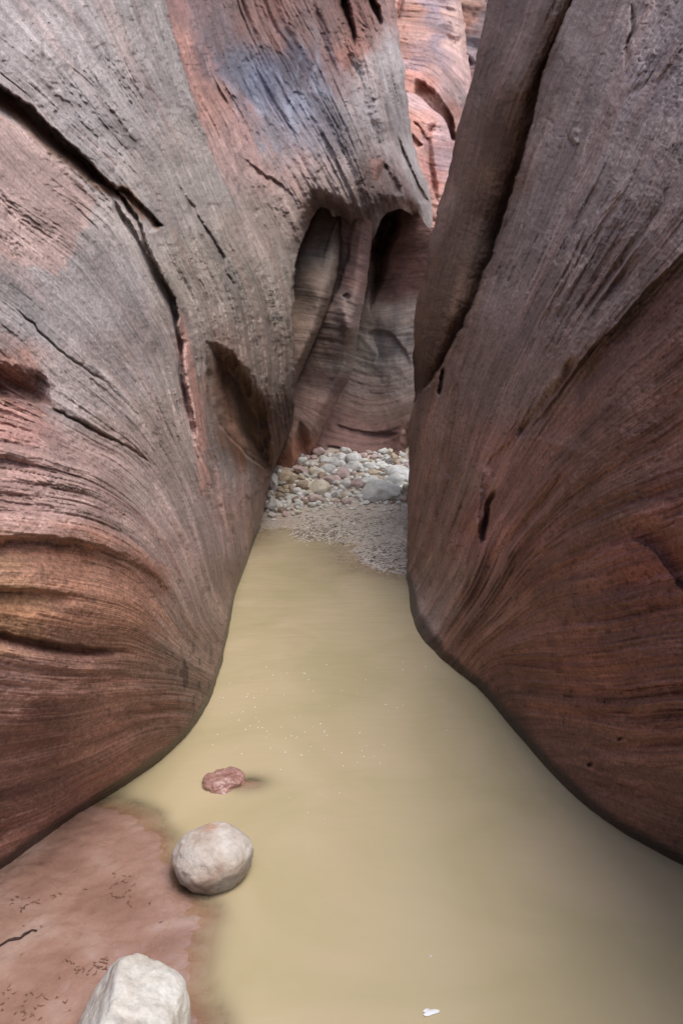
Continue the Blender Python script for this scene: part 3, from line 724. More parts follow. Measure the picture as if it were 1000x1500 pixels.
build_wall('far_cliff_end', [(560, -400), (900, -400), (900, 500), (560, 500)],
           [(600, -300, 30), (800, -300, 30), (640, 0, 24), (690, 60, 23), (720, 60, 22), (690, 130, 21), (700, 200, 20), (700, 400, 18), (880, 200, 18), (600, 300, 20), (880, 450, 16)],
           hlines((-100, 0, 100, 200), 640, 740, 0, .3),
           [('lip', [(676, 75), (688, 80), (696, 95)], .8, 3, 10, 30, .2, .2)],
           [(680, 30, (201, 142, 115)), (690, 10, (199, 152, 129)), (705, 40, (166, 153, 154)), (700, 70, (165, 152, 152)), (690, 100, (145, 112, 112)), (685, 130, (184, 122, 100))],
           M_far, (600, 880), (-200, 440), seed=61, rimA=0, back=0, fine=3, bedamp=.8, crackamp=.8, top=(0, 6, 2))

# ================================================================== BED, MUD AND WATER
def pw(px, py, z=0.0):
    p = world(px, py, dwater(px, py, z)); return p


shore = [(120, 1188), (160, 1190), (195, 1212), (222, 1245), (232, 1290), (246, 1322), (272, 1350), (266, 1372), (254, 1400), (248, 1430), (252, 1470), (262, 1520), (285, 1640)]
shore_w = [tuple(pw(x, y)[:2]) for x, y in shore] + [(-0.25, 0.4), (-0.3, -3), (-3, -3), (-3, 2.5)]
far_pts = [(340, 800), (385, 775), (420, 772), (470, 778), (505, 792), (520, 815), (545, 832), (600, 842), (660, 850)]
far_w = [tuple(pw(x, y)[:2]) for x, y in far_pts]
far_poly = [(-3, 6.6)] + far_w + [(3, 5.6), (3, 14), (-3, 14)]
red_c = pw(345, 1147)


def bed(X, Y):
    X = np.asarray(X, float); Y = np.asarray(Y, float)
    wx = X + 0.022 * fbm(X * 7, Y * 7, 1.0, 4, .5); wy = Y + 0.022 * fbm(X * 7, Y * 7, 2.0, 4, .5)
    s1 = -sdpoly(wx, wy, shore_w)           # + inside the bank
    h1 = np.where(s1 > 0, 0.004 + 0.055 * ss(0, .9, s1) + 0.004 * ss(0, .04, s1), 0.004 + s1 * 0.15 - 1.2 * np.clip(-s1 - 0.10, 0, 9) ** 1.3)
    h1 = h1 + 0.0025 * np.exp(-((s1 - .012) / .012) ** 2)
    s2 = -sdpoly(wx, wy, far_poly)
    h2 = np.where(s2 > 0, 0.006 * ss(0, .3, s2) + 0.004 * fbm(X * 3, Y * 3, 3.0, 3), s2 * 0.09)
    h2 = h2 + 0.03 * ss(7.0, 7.7, Y) + np.clip(0.35 * (Y - 7.55), 0, 0.62)
    h = np.maximum(h1, h2)
    h = np.maximum(h, -0.30)
    # low shelf the red rock sits on
    r2 = ((X - red_c[0] - 0.05) / 0.10) ** 2 + ((Y - red_c[1]) / 0.07) ** 2
    h = np.maximum(h, -0.003 - 0.03 * r2)
    h = h + 0.0035 * fbm(X * 14, Y * 14, 5.0, 3) + 0.002 * fbm(X * 50, Y * 50, 6.0, 2) * (h > -0.02)
    h = h + 0.0015 * np.sin(fbm(X * 6, Y * 6, 8.0, 2) * 9 + Y * 40) * (s1 > 0.1)
    return h


def world_grid(name, xs, ys, hf, mat, attr=None):
    X, Y = np.meshgrid(xs, ys)
    Z = hf(X, Y)
    nr, nc = X.shape; idx = np.arange(nr * nc).reshape(nr, nc)
    F = np.stack([idx[:-1, :-1].ravel(), idx[:-1, 1:].ravel(), idx[1:, 1:].ravel(), idx[1:, :-1].ravel()], -1)
    V = np.stack([X.ravel(), Y.ravel(), Z.ravel()], -1)
    return link_mesh(name, V, F, mat, s=None if attr is None else attr(X, Y).ravel())


def mud_mat():
    m, nt, b, out = newmat('wet_red_mud'); L = nt.links.new
    geo = nt.nodes.new('ShaderNodeNewGeometry')
    sep = nt.nodes.new('ShaderNodeSeparateXYZ'); L(geo.outputs['Position'], sep.inputs[0])
    na = nt.nodes.new('ShaderNodeTexNoise'); na.inputs['Scale'].default_value = 5; na.inputs['Detail'].default_value = 7; na.inputs['Distortion'].default_value = .6
    nb = nt.nodes.new('ShaderNodeTexNoise'); nb.inputs['Scale'].default_value = 60; nb.inputs['Detail'].default_value = 5
    nc_ = nt.nodes.new('ShaderNodeTexNoise'); nc_.inputs['Scale'].default_value = 22; nc_.inputs['Detail'].default_value = 3; nc_.inputs['Distortion'].default_value = .5
    for n in (na, nb, nc_): L(geo.outputs['Position'], n.inputs['Vector'])
    cr = nt.nodes.new('ShaderNodeValToRGB'); L(na.outputs[0], cr.inputs[0])
    e = cr.color_ramp.elements
    e[0].position = .32; e[0].color = (*lin((146, 114, 100)), 1); e[1].position = .68; e[1].color = (*lin((176, 150, 138)), 1)
    x = e.new(.5); x.color = (*lin((162, 130, 116)), 1)
    # greyer silt further up the stream
    fr = nt.nodes.new('ShaderNodeMapRange'); L(sep.outputs[1], fr.inputs[0]); fr.inputs[1].default_value = 4; fr.inputs[2].default_value = 6.5
    mx = nt.nodes.new('ShaderNodeMix'); mx.data_type = 'RGBA'; L(fr.outputs[0], mx.inputs['Factor']); L(cr.outputs[0], mx.inputs['A']); mx.inputs['B'].default_value = (*lin((198, 184, 168)), 1)
    mr = nt.nodes.new('ShaderNodeMapRange'); L(nb.outputs[0], mr.inputs[0]); mr.inputs[3].default_value = .9; mr.inputs[4].default_value = 1.08
    sc_ = nt.nodes.new('ShaderNodeVectorMath'); sc_.operation = 'SCALE'; L(mx.outputs['Result'], sc_.inputs[0]); L(mr.outputs[0], sc_.inputs['Scale'])
    L(sc_.outputs[0], b.inputs['Base Color'])
    rr = nt.nodes.new('ShaderNodeMapRange'); L(nc_.outputs[0], rr.inputs[0]); rr.inputs[1].default_value = .35; rr.inputs[2].default_value = .65; rr.inputs[3].default_value = .16; rr.inputs[4].default_value = .38
    L(rr.outputs[0], b.inputs['Roughness']); b.inputs['Specular IOR Level'].default_value = .5; b.inputs['Coat Weight'].default_value = .9; b.inputs['Coat Roughness'].default_value = .10
    h = math_node(nt, 'ADD', math_node(nt, 'MULTIPLY', nc_.outputs[0], .8), math_node(nt, 'MULTIPLY', nb.outputs[0], .35))
    bp = nt.nodes.new('ShaderNodeBump'); bp.inputs['Strength'].default_value = .5; bp.inputs['Distance'].default_value = .012
    L(h, bp.inputs['Height']); L(bp.outputs[0], b.inputs['Normal'])
    return m


def water_mat():
    m, nt, b, out = newmat('silty_water'); L = nt.links.new
    geo = nt.nodes.new('ShaderNodeNewGeometry')
    at = nt.nodes.new('ShaderNodeAttribute'); at.attribute_name = 'bed'     # depth of water in metres
    na = nt.nodes.new('ShaderNodeTexNoise'); na.inputs['Scale'].default_value = 1.6; na.inputs['Detail'].default_value = 5; na.inputs['Distortion'].default_value = 1.0
    L(geo.outputs['Position'], na.inputs['Vector'])
    cr = nt.nodes.new('ShaderNodeValToRGB'); L(na.outputs[0], cr.inputs[0]); e = cr.color_ramp.elements
    e[0].position = .35; e[0].color = (*lin((183, 170, 133)), 1); e[1].position = .68; e[1].color = (*lin((196, 179, 146)), 1)
    L(cr.outputs[0], b.inputs['Base Color'])
    b.inputs['Roughness'].default_value = .9; b.inputs['Specular IOR Level'].default_value = 0
    tr = nt.nodes.new('ShaderNodeBsdfTransparent')
    tr.inputs[0].default_value = (.93, .90, .82, 1)
    a = math_node(nt, 'SUBTRACT', 1.0, math_node(nt, 'POWER', 2.718, math_node(nt, 'MULTIPLY', at.outputs['Fac'], -55.0)))
    mx = nt.nodes.new('ShaderNodeMixShader'); L(a, mx.inputs[0]); L(tr.outputs[0], mx.inputs[1]); L(b.outputs[0], mx.inputs[2])
    gl = nt.nodes.new('ShaderNodeBsdfGlossy'); gl.inputs['Roughness'].default_value = .03
    # small current ripples, elongated across the stream
    mp = nt.nodes.new('ShaderNodeMapping'); mp.inputs['Scale'].default_value = (2.2, 7.0, 1); L(geo.outputs['Position'], mp.inputs['Vector'])
    nb = nt.nodes.new('ShaderNodeTexNoise'); nb.inputs['Scale'].default_value = 2.2; nb.inputs['Detail'].default_value = 4; nb.inputs['Distortion'].default_value = .6
    L(mp.outputs[0], nb.inputs['Vector'])
    bp = nt.nodes.new('ShaderNodeBump'); bp.inputs['Strength'].default_value = .22; bp.inputs['Distance'].default_value = .02
    L(nb.outputs[0], bp.inputs['Height']); L(bp.outputs[0], gl.inputs['Normal'])
    fr = nt.nodes.new('ShaderNodeFresnel'); fr.inputs['IOR'].default_value = 1.33; L(bp.outputs[0], fr.inputs['Normal'])
    m2 = nt.nodes.new('ShaderNodeMixShader'); L(fr.outputs[0], m2.inputs[0]); L(mx.outputs[0], m2.inputs[1]); L(gl.outputs[0], m2.inputs[2])
    L(m2.outputs[0], out.inputs[0])
    return m


M_mud = mud_mat(); M_water = water_mat()
xs = np.concatenate([np.arange(-3.2, -1.35, .05), np.arange(-1.35, 1.3, .0125), np.arange(1.3, 3.2, .05)])
ys = np.concatenate([np.arange(-8, 1.0, .1), np.arange(1.0, 3.4, .0125), np.arange(3.4, 11.5, .03)])
tag(world_grid('stream_bed', xs, ys, bed, M_mud), kind='structure')
xs2 = np.concatenate([np.arange(-3.2, -1.35, .1), np.arange(-1.35, 1.3, .02), np.arange(1.3, 3.2, .1)])
ys2 = np.concatenate([np.arange(-8, 1.0, .2), np.arange(1.0, 3.4, .02), np.arange(3.4, 9.5, .04)])
tag(world_grid('water', xs2, ys2, lambda X, Y: X * 0, M_water, lambda X, Y: np.clip(-bed(X, Y), 0, 1)), kind='structure')
# the ground goes on under the cliffs and out of sight
def ground_mesh():
    X, Y = np.meshgrid(np.linspace(-60, 60, 41), np.linspace(-60, 80, 41))
    idx = np.arange(41 * 41).reshape(41, 41)
    F = np.stack([idx[:-1, :-1].ravel(), idx[:-1, 1:].ravel(), idx[1:, 1:].ravel(), idx[1:, :-1].ravel()], -1)
    return link_mesh('ground', np.stack([X.ravel(), Y.ravel(), np.full(X.size, -.45)], -1), F, M_mud)
tag(ground_mesh(), kind='structure')

# ================================================================== BOULDERS AND COBBLES
def stone_mat(name, c1, c2, c3, scale=14, wet=0.0, rough=.85, bumpd=.01, wetz=None):
    m, nt, b, out = newmat(name); L = nt.links.new
    tc = nt.nodes.new('ShaderNodeTexCoord'); geo = nt.nodes.new('ShaderNodeNewGeometry')
    na = nt.nodes.new('ShaderNodeTexNoise'); na.inputs['Scale'].default_value = scale; na.inputs['Detail'].default_value = 6; na.inputs['Roughness'].default_value = .6
    nb = nt.nodes.new('ShaderNodeTexNoise'); nb.inputs['Scale'].default_value = scale * 5; nb.inputs['Detail'].default_value = 5; nb.inputs['Roughness'].default_value = .65
    nc_ = nt.nodes.new('ShaderNodeTexVoronoi'); nc_.inputs['Scale'].default_value = scale * 5
    for n in (na, nb, nc_): L(geo.outputs['Position'], n.inputs['Vector'])
    cr = nt.nodes.new('ShaderNodeValToRGB'); L(na.outputs[0], cr.inputs[0]); e = cr.color_ramp.elements
    e[0].position = .30; e[0].color = (*lin(c1), 1); e[1].position = .68; e[1].color = (*lin(c3), 1)
    x = e.new(.5); x.color = (*lin(c2), 1)
    mr = nt.nodes.new('ShaderNodeMapRange'); L(nb.outputs[0], mr.inputs[0]); mr.inputs[1].default_value = .3; mr.inputs[2].default_value = .7; mr.inputs[3].default_value = .78; mr.inputs[4].default_value = 1.12
    pit = nt.nodes.new('ShaderNodeMapRange'); L(nc_.outputs['Distance'], pit.inputs[0]); pit.inputs[1].default_value = .05; pit.inputs[2].default_value = .16; pit.inputs[3].default_value = .62; pit.inputs[4].default_value = 1
    gate = nt.nodes.new('ShaderNodeMapRange'); L(nb.outputs[0], gate.inputs[0]); gate.inputs[1].default_value = .52; gate.inputs[2].default_value = .58
    pm = nt.nodes.new('ShaderNodeMix'); pm.data_type = 'FLOAT'; L(gate.outputs[0], pm.inputs['Factor']); pm.inputs['A'].default_value = 1; L(pit.outputs[0], pm.inputs['B'])
    f = math_node(nt, 'MULTIPLY', mr.outputs[0], pm.outputs[0])
    if wetz is not None:
        sep = nt.nodes.new('ShaderNodeSeparateXYZ'); L(geo.outputs['Position'], sep.inputs[0])
        z = math_node(nt, 'ADD', sep.outputs[2], math_node(nt, 'MULTIPLY', na.outputs[0], -.03))
        w = nt.nodes.new('ShaderNodeMapRange'); w.interpolation_type = 'SMOOTHSTEP'; L(z, w.inputs[0])
        w.inputs[1].default_value = wetz - .03; w.inputs[2].default_value = wetz; w.inputs[3].default_value = .42; w.inputs[4].default_value = 1
        f = math_node(nt, 'MULTIPLY', f, w.outputs[0])
        rr = nt.nodes.new('ShaderNodeMapRange'); L(w.outputs[0], rr.inputs[0]); rr.inputs[1].default_value = .42; rr.inputs[3].default_value = .2; rr.inputs[4].default_value = rough
        L(rr.outputs[0], b.inputs['Roughness'])
    else:
        b.inputs['Roughness'].default_value = rough
    s_ = nt.nodes.new('ShaderNodeVectorMath'); s_.operation = 'SCALE'; L(cr.outputs[0], s_.inputs[0]); L(f, s_.inputs['Scale'])
    L(s_.outputs[0], b.inputs['Base Color'])
    h = math_node(nt, 'ADD', math_node(nt, 'MULTIPLY', nb.outputs[0], 1.0), math_node(nt, 'MULTIPLY', pm.outputs[0], .5))
    bp = nt.nodes.new('ShaderNodeBump'); bp.inputs['Strength'].default_value = .6; bp.inputs['Distance'].default_value = bumpd
    L(h, bp.inputs['Height']); L(bp.outputs[0], b.inputs['Normal'])
    if wet: b.inputs['Coat Weight'].default_value = wet; b.inputs['Coat Roughness'].default_value = .12
    return m


def ico(sub):
    import bmesh
    bm = bmesh.new(); bmesh.ops.create_icosphere(bm, subdivisions=sub, radius=1)
    V = np.array([v.co[:] for v in bm.verts]); F = np.array([[v.index for v in f.verts] for f in bm.faces]); bm.free()
    return V, F


ICO = {k: ico(k) for k in (2, 3, 4, 6)}


def rock_mesh(name, size, seed, sub=4, facets=9, cut=.78, rough=.06, mat=None, soft=.05, planes=None):
    """a water-worn stone: sphere cut by soft random planes, then roughened; size = full extents in metres"""
    V, F = ICO[sub]
    V = V.copy(); rg = np.random.default_rng(seed)
    N = rg.normal(size=(facets, 3)); N /= np.linalg.norm(N, axis=1, keepdims=True)
    H = rg.uniform(cut, cut + .2, facets)
    if planes is not None:
        for p in planes:
            n_ = np.array(p[:3], float); n_ /= np.linalg.norm(n_); N = np.vstack([N, n_]); H = np.r_[H, p[3]]
    for n_, h in zip(N, H):
        q = V @ n_; over = np.clip(q - h, 0, None)
        over = over - soft * (1 - np.exp(-over / soft)) * .6
        V = V - (over * .9)[:, None] * n_
    rr = 1 + rough * 1.6 * fbm(V[:, 0] * 1.5 + seed, V[:, 1] * 1.5, V[:, 2] * 1.5, 3)
    if sub >= 4: rr += rough * .35 * fbm(V[:, 0] * 7 + seed, V[:, 1] * 7, V[:, 2] * 7, 3)
    if sub >= 6: rr += rough * .14 * fbm(V[:, 0] * 25 + seed, V[:, 1] * 25, V[:, 2] * 25, 3)
    V = V * rr[:, None]
    ext = V.max(0) - V.min(0); V = (V - (V.max(0) + V.min(0)) / 2) / ext * np.array(size)
    return V, F


def place_rock(name, loc, size, seed, mat, label, cat='rock', group=None, rz=0, tilt=(0, 0), **kw):
    V, F = rock_mesh(name, size, seed, mat=mat, **kw)
    o = link_mesh(name, V, F, mat)
    o.location = loc; o.rotation_euler = (tilt[0], tilt[1], rz)
    tag(o, label, cat, group)
    return o


M_white = stone_mat('white_boulder_stone', (194, 185, 172), (216, 213, 205), (229, 230, 226), 9, bumpd=.009)
M_round = stone_mat('round_boulder_stone', (176, 150, 132), (198, 186, 174), (216, 211, 204), 9, wetz=.07, bumpd=.010)
def rust_top(m, cx, cy, cz, r):
    nt = m.node_tree; L = nt.links.new; b = next(n for n in nt.nodes if n.type == 'BSDF_PRINCIPLED')
    src = b.inputs['Base Color'].links[0].from_socket
    tc = nt.nodes.new('ShaderNodeTexCoord'); v = nt.nodes.new('ShaderNodeVectorMath'); v.operation = 'DISTANCE'
    nz = nt.nodes.new('ShaderNodeTexNoise'); nz.inputs['Scale'].default_value = 22; nz.inputs['Detail'].default_value = 5
    L(tc.outputs['Object'], v.inputs[0]); v.inputs[1].default_value = (cx, cy, cz); L(tc.outputs['Object'], nz.inputs['Vector'])
    q = math_node(nt, 'ADD', v.outputs['Value'], math_node(nt, 'MULTIPLY', nz.outputs[0], .11))
    mr = nt.nodes.new('ShaderNodeMapRange'); L(q, mr.inputs[0]); mr.inputs[1].default_value = r + .075; mr.inputs[2].default_value = r + .03; mr.inputs[3].default_value = 0; mr.inputs[4].default_value = .75
    mx = nt.nodes.new('ShaderNodeMix'); mx.data_type = 'RGBA'; mx.blend_type = 'MULTIPLY'; L(mr.outputs[0], mx.inputs['Factor']); L(src, mx.inputs['A']); mx.inputs['B'].default_value = (.80, .52, .38, 1)
    L(mx.outputs['Result'], b.inputs['Base Color'])


rust_top(M_round, .0, .03, .08, .035)
M_redw = stone_mat('wet_red_stone', (142, 98, 88), (176, 132, 120), (194, 154, 144), 20, wet=.8, rough=.4, bumpd=.01)

# white boulder half out of frame at the lower left, on the mud
p = pw(200, 1490, .07)
place_rock('boulder', (p[0] - .005, p[1] - 0.03, .072), (.275, .30, .27), 5, M_white, 'large chalk-white angular boulder on the red mud at the bottom edge of the photo', 'boulder',
           sub=6, facets=6, cut=.84, rough=.048, rz=0, soft=.10, planes=[(-.9, -.1, .62, .56), (.35, .2, 1, .62), (1, -.1, .2, .78), (.1, -1, .5, .74)])
p = pw(312, 1262, .05)
place_rock('boulder', (p[0], p[1] + .01, .065), (.262, .24, .185), 12, M_round, 'pale rounded boulder with rusty top standing in the muddy water', 'boulder',
           sub=6, facets=8, cut=.84, rough=.034, rz=.5, soft=.1)
p = pw(329, 1147, 0)
place_rock('rock', (p[0], p[1], -.010), (.175, .16, .105), 33, M_redw, 'wet reddish rock barely breaking the surface of the water', 'rock', sub=6, facets=8, cut=.78, rough=.10, rz=.2, soft=.10)

# pile of stones at the head of the pool: seen one by one
tone = {'white': ((192, 187, 176), (218, 214, 206), (232, 230, 224)), 'cream': ((190, 174, 150), (214, 203, 180), (226, 218, 200)), 'tan': ((166, 146, 120), (192, 173, 146), (208, 192, 166)),
        'pink': ((168, 142, 134), (194, 170, 162), (208, 188, 180)), 'grey': ((192, 190, 181), (212, 210, 201), (224, 222, 214)), 'brown': ((136, 116, 98), (166, 146, 126), (186, 168, 148)), 'dark': ((104, 98, 92), (134, 128, 120), (154, 148, 140))}
M_t = {k: stone_mat(k + '_cobble', *v, 16, bumpd=.012) for k, v in tone.items()}
ADJ = dict(white='white', cream='cream-yellow', tan='tan', pink='pinkish-red', grey='pale grey', brown='brown', dark='dark grey')
# close-up coordinates: x, y, w, h, tone, depth factor, label
pile = [
    (178, 228, 122, 92, 'tan', 1, 'large smooth tan boulder against the foot of the left cliff'),
    (88, 258, 62, 108, 'white', 1, 'upright pale egg-shaped rock half hidden by the left cliff'),
    (268, 178, 120, 46, 'pink', 1, 'pinkish-red tilted slab leaning under the red alcove foot'),
    (362, 192, 108, 50, 'cream', 1, 'flat cream rock right of the tilted pink slab'),
    (512, 100, 98, 62, 'white', 1, 'white rock at the top of the pile against the alcove wall, left of its twin'),
    (598, 104, 104, 64, 'white', 1, 'white blocky rock at the top of the pile, right of its twin'),
    (446, 126, 112, 58, 'white', 1, 'long white rock in the upper left of the pile'),
    (432, 168, 96, 62, 'grey', 1, 'pale grey angular rock just below the long white one'),
    (606, 156, 124, 68, 'white', 1, 'broad white rock in the second row below the white blocky rock'),
    (530, 200, 92, 80, 'pink', 1, 'reddish broken rock in the middle of the pile'),
    (702, 150, 96, 52, 'grey', 1, 'flat grey rock right of the broad white one'),
    (776, 146, 84, 50, 'white', 1, 'small white wedge rock next to the dark grey rock'),
    (816, 130, 74, 60, 'dark', 1, 'dark grey leaning rock in the shadow at the back of the pile'),
    (848, 102, 58, 68, 'tan', 1, 'rounded tan-brown rock highest at the back right of the pile'),
    (880, 142, 56, 40, 'brown', 1, 'small brown rock right below the rounded tan-brown one'),
    (880, 186, 146, 74, 'white', 1, 'wide white slab at the right end of the pile'),
    (842, 252, 150, 96, 'grey', 1, 'big greenish-grey boulder behind the front round boulder'),
    (772, 318, 244, 120, 'grey', 1, 'biggest round grey boulder at the front right of the pile'),
    (548, 262, 80, 60, 'white', 1, 'bright white flat-topped rock at the centre of the pile'),
    (386, 290, 124, 92, 'cream', 1, 'large cream-yellow boulder at the front left of the pile'),
    (300, 276, 88, 52, 'cream', 1, 'small cream rock left of the large cream-yellow boulder'),
    (354, 360, 108, 56, 'pink', 1, 'pinkish-brown flat rock at the front edge of the pile'),
    (214, 350, 94, 40, 'grey', 1, 'flat grey cobble at the front left of the pile'),
    (216, 298, 58, 46, 'brown', 1, 'small brown cobble below the large smooth tan boulder'),
    (90, 396, 124, 84, 'white', 1, 'pale rock at the lower left corner of the pile by the cliff'),
    (135, 426, 54, 38, 'brown', 1, 'brown wet cobble at the lower left water edge'),
    (170, 284, 48, 32, 'tan', 1, 'little tan cobble under the large smooth tan boulder'),
    (128, 336, 60, 40, 'brown', 1, 'brown cobble right of the upright pale rock'),
    (536, 342, 46, 46, 'tan', 1, 'squarish tan stone standing at the front centre of the pile'),
    (480, 328, 72, 46, 'grey', 1, 'grey cobble between the cream-yellow boulder and the squarish tan stone'),
    (440, 238, 150, 52, 'pink', 1, 'long reddish slab lying above the large cream-yellow boulder'),
    (640, 210, 66, 38, 'cream', 1, 'small yellow cobble right of the reddish broken rock'),
    (726, 186, 66, 40, 'tan', 1, 'small tan cobble below the flat grey rock'),
    (742, 226, 64, 42, 'tan', 1, 'tan cobble above the biggest round grey boulder'),
    (936, 150, 54, 56, 'pink', 1, 'pinkish rock touching the right cliff'),
    (934, 226, 66, 62, 'white', 1, 'white rock below the wide slab at the right cliff'),
    (622, 262, 84, 66, 'pink', 1, 'dull pink rock right of the bright white flat-topped rock'),
    (690, 250, 76, 54, 'grey', 1, 'grey rock left of the big greenish-grey boulder'),
    (400, 150, 70, 44, 'brown', 1, 'brown-grey rock at the upper left end of the pile'),
    (340, 140, 64, 40, 'grey', 1, 'little grey rock beside the red alcove foot'),
    (940, 300, 60, 70, 'cream', 1, 'cream rock between the biggest round boulder and the right cliff'),
    (260, 330, 60, 36, 'white', 1, 'small white cobble above the pinkish-brown flat rock'),
    (60, 330, 60, 44, 'tan', 1, 'tan cobble beneath the upright pale egg-shaped rock'),
    (250, 396, 56, 34, 'white', 1, 'small white stone at the water edge left of the pinkish-brown flat rock'),
    (640, 345, 70, 40, 'white', 1, 'small pale stone left of the biggest round boulder'),
]
BD_cache = {}


def hit_bed(px, py):
    d = float(dwater(px, py, .0)) if py > 700 else 9.5
    ds = np.linspace(5, 10.5, 400); P = world(np.full(400, px), np.full(400, py), ds)
    hb = bed(P[:, 0], P[:, 1]); k = np.argmax(P[:, 2] < hb)
    if P[k, 2] >= hb[k]: k = 330
    return P[k], ds[k]


for i, (x, y, w, h, t, k_, lab) in enumerate(pile):
    px = 380 + x / 4.348; py = 650 + (y + h * .42) / 4.348
    P, d = hit_bed(px, py)
    W = w / 4.348 * d / 1000 * 1.08; H = h / 4.348 * d / 1000 * 1.25
    D_ = .75 * W if W > H else .85 * H
    tilt = (0, .45) if 'tilted' in lab else ((0, -.35) if 'leaning' in lab else (RNG.uniform(-.1, .1), RNG.uniform(-.1, .1)))
    place_rock('boulder' if w > 118 else 'rock', (P[0], P[1] + D_ * .3, P[2] + H * .36), (W, D_, H), 100 + i, M_t[t], lab, 'boulder' if w > 118 else 'rock', 'stones piled at the head of the pool',
               sub=4, facets=13, cut=.60, rough=.06, soft=.02, rz=RNG.uniform(-.35, .35), tilt=tilt)

# small cobbles that fill the pile: copies of a few worn shapes
protos = []
for j in range(8):
    V, F = rock_mesh('cobble', (1, .8 + .1 * (j % 3), .62 + .06 * (j % 4)), 300 + j, sub=3, facets=11, cut=.58, rough=.07, soft=.02)
    protos.append((V, F))
keys = ['white', 'grey', 'cream', 'white', 'pink', 'grey', 'brown', 'white']
meshes = {}
cnt = 0
spots = []
for k in range(4000):
    if cnt >= 280: break
    px = random.uniform(388, 606); py = random.uniform(664, 757)
    # outline of the pile: rises to the alcove wall, runs out in a tongue by the left cliff
    lo = 757 if px < 440 else (742 if px < 500 else 736)
    if py > lo + 3 or (px < 440 and py < 696): continue
    if px < 405 and py > 762: continue
    sz = random.uniform(6, 15) if random.random() < .75 else random.uniform(13, 22)
    if any((px - a) ** 2 + (1.6 * (py - b)) ** 2 < (0.34 * (sz + c)) ** 2 for a, b, c in spots): continue
    spots.append((px, py, sz)); cnt += 1
    P, d = hit_bed(px, py)
    S_ = sz * d / 1000
    j = random.randrange(8); tn = keys[random.randrange(8)]
    key = (j, tn)
    if key not in meshes:
        o = link_mesh('cobble', protos[j][0], protos[j][1], M_t[tn]); meshes[key] = o.data
    else:
        o = bpy.data.objects.new('cobble', meshes[key]); col.objects.link(o)
    o.location = (P[0], P[1], P[2] + S_ * .2); o.scale = (S_, S_, S_)
    o.rotation_euler = (random.uniform(-.3, .3), random.uniform(-.3, .3), random.uniform(0, 6.28))
    tag(o, 'small worn cobble wedged among the larger stones at the head of the pool', 'cobble', 'small cobbles filling the stone pile')

for k in range(90):
    px = random.uniform(392, 602); py = 735 + abs(random.gauss(0, 14)) + (12 if px < 440 else 0)
    if py > 775: continue
    P, d = hit_bed(px, py); S_ = random.uniform(3, 7) * d / 1000; j = random.randrange(8); tn = keys[random.randrange(8)]; key = (j, tn)
    if key not in meshes: continue
    o = bpy.data.objects.new('pebble', meshes[key]); col.objects.link(o)
    o.location = (P[0], P[1], max(P[2], 0) + S_ * .12); o.scale = (S_, S_, S_ * .8); o.rotation_euler = (random.uniform(-.3, .3), random.uniform(-.3, .3), random.uniform(0, 6.28))
    tag(o, 'small pebble strewn on the wet silt in front of the stone pile', 'pebble', 'pebbles strewn before the stone pile')

# ================================================================== LITTER, TWIGS, FOAM
def simple_mat(name, c, rough=.7, spec=.3, var=.25, scale=60):
    m, nt, b, out = newmat(name); L = nt.links.new
    g = nt.nodes.new('ShaderNodeNewGeometry'); n = nt.nodes.new('ShaderNodeTexNoise'); n.inputs['Scale'].default_value = scale; L(g.outputs['Position'], n.inputs['Vector'])
    r_ = nt.nodes.new('ShaderNodeMapRange'); L(n.outputs[0], r_.inputs[0]); r_.inputs[3].default_value = 1 - var; r_.inputs[4].default_value = 1 + var
    s_ = nt.nodes.new('ShaderNodeVectorMath'); s_.operation = 'SCALE'; s_.inputs[0].default_value = tuple(lin(c)); L(r_.outputs[0], s_.inputs['Scale'])
    L(s_.outputs[0], b.inputs['Base Color']); b.inputs['Roughness'].default_value = rough; b.inputs['Specular IOR Level'].default_value = spec
    return m


def chips(name, pts, lens, widths, mat, zoff=.004, bend=.3, flat=.5, label=None):
    """many tiny bent slivers (bark, stalks, leaf scraps) lying on the bed, each a closed little prism"""
    V = []; F = []; n = 0
    for (x, y), l, w in zip(pts, lens, widths):
        z = max(float(bed(x, y)), 0) + zoff
        a = random.uniform(0, math.pi) if random.random() < .5 else random.gauss(0, .6)
        da = random.uniform(-bend, bend)
        p0 = np.array([x, y]); pts_ = []
        for q in (-1, 0, 1):
            ang = a + da * q
            pts_.append(p0 + np.array([math.cos(ang), math.sin(ang)]) * l * .5 * q)
        rz = random.uniform(-.15, .3) * l
        nrm = np.array([-math.sin(a), math.cos(a)])
        for q, pt in enumerate(pts_):
            ww = w * (.5 if q != 1 else 1) * .5
            zz = z + (rz * (q - 1) * .5 if random.random() < .7 else 0)
            V += [(*(pt + nrm * ww), zz), (*(pt - nrm * ww), zz), (*pt, zz + w * flat)]
        for q in (0, 1):
            b0 = n + 3 * q; b1 = b0 + 3
            F += [(b0, b0 + 2, b1 + 2, b1), (b0 + 2, b0 + 1, b1 + 1, b1 + 2), (b0 + 1, b0, b1, b1 + 1)]
        n += 9
    o = link_mesh(name, V, F, mat, smooth=False)
    return o


def region_pts(poly, count, dens=None):
    x0, y0 = np.min(poly, 0); x1, y1 = np.max(poly, 0); out = []
    while len(out) < count:
        px = random.uniform(x0, x1); py = random.uniform(y0, y1)
        if not bool(inside(np.array([px]), np.array([py]), poly)[0]): continue
        if dens and random.random() > dens(px, py): continue
        p = pw(px + random.gauss(0, 4), py + random.gauss(0, 2.5)); out.append((float(p[0]), float(p[1])))
    return out


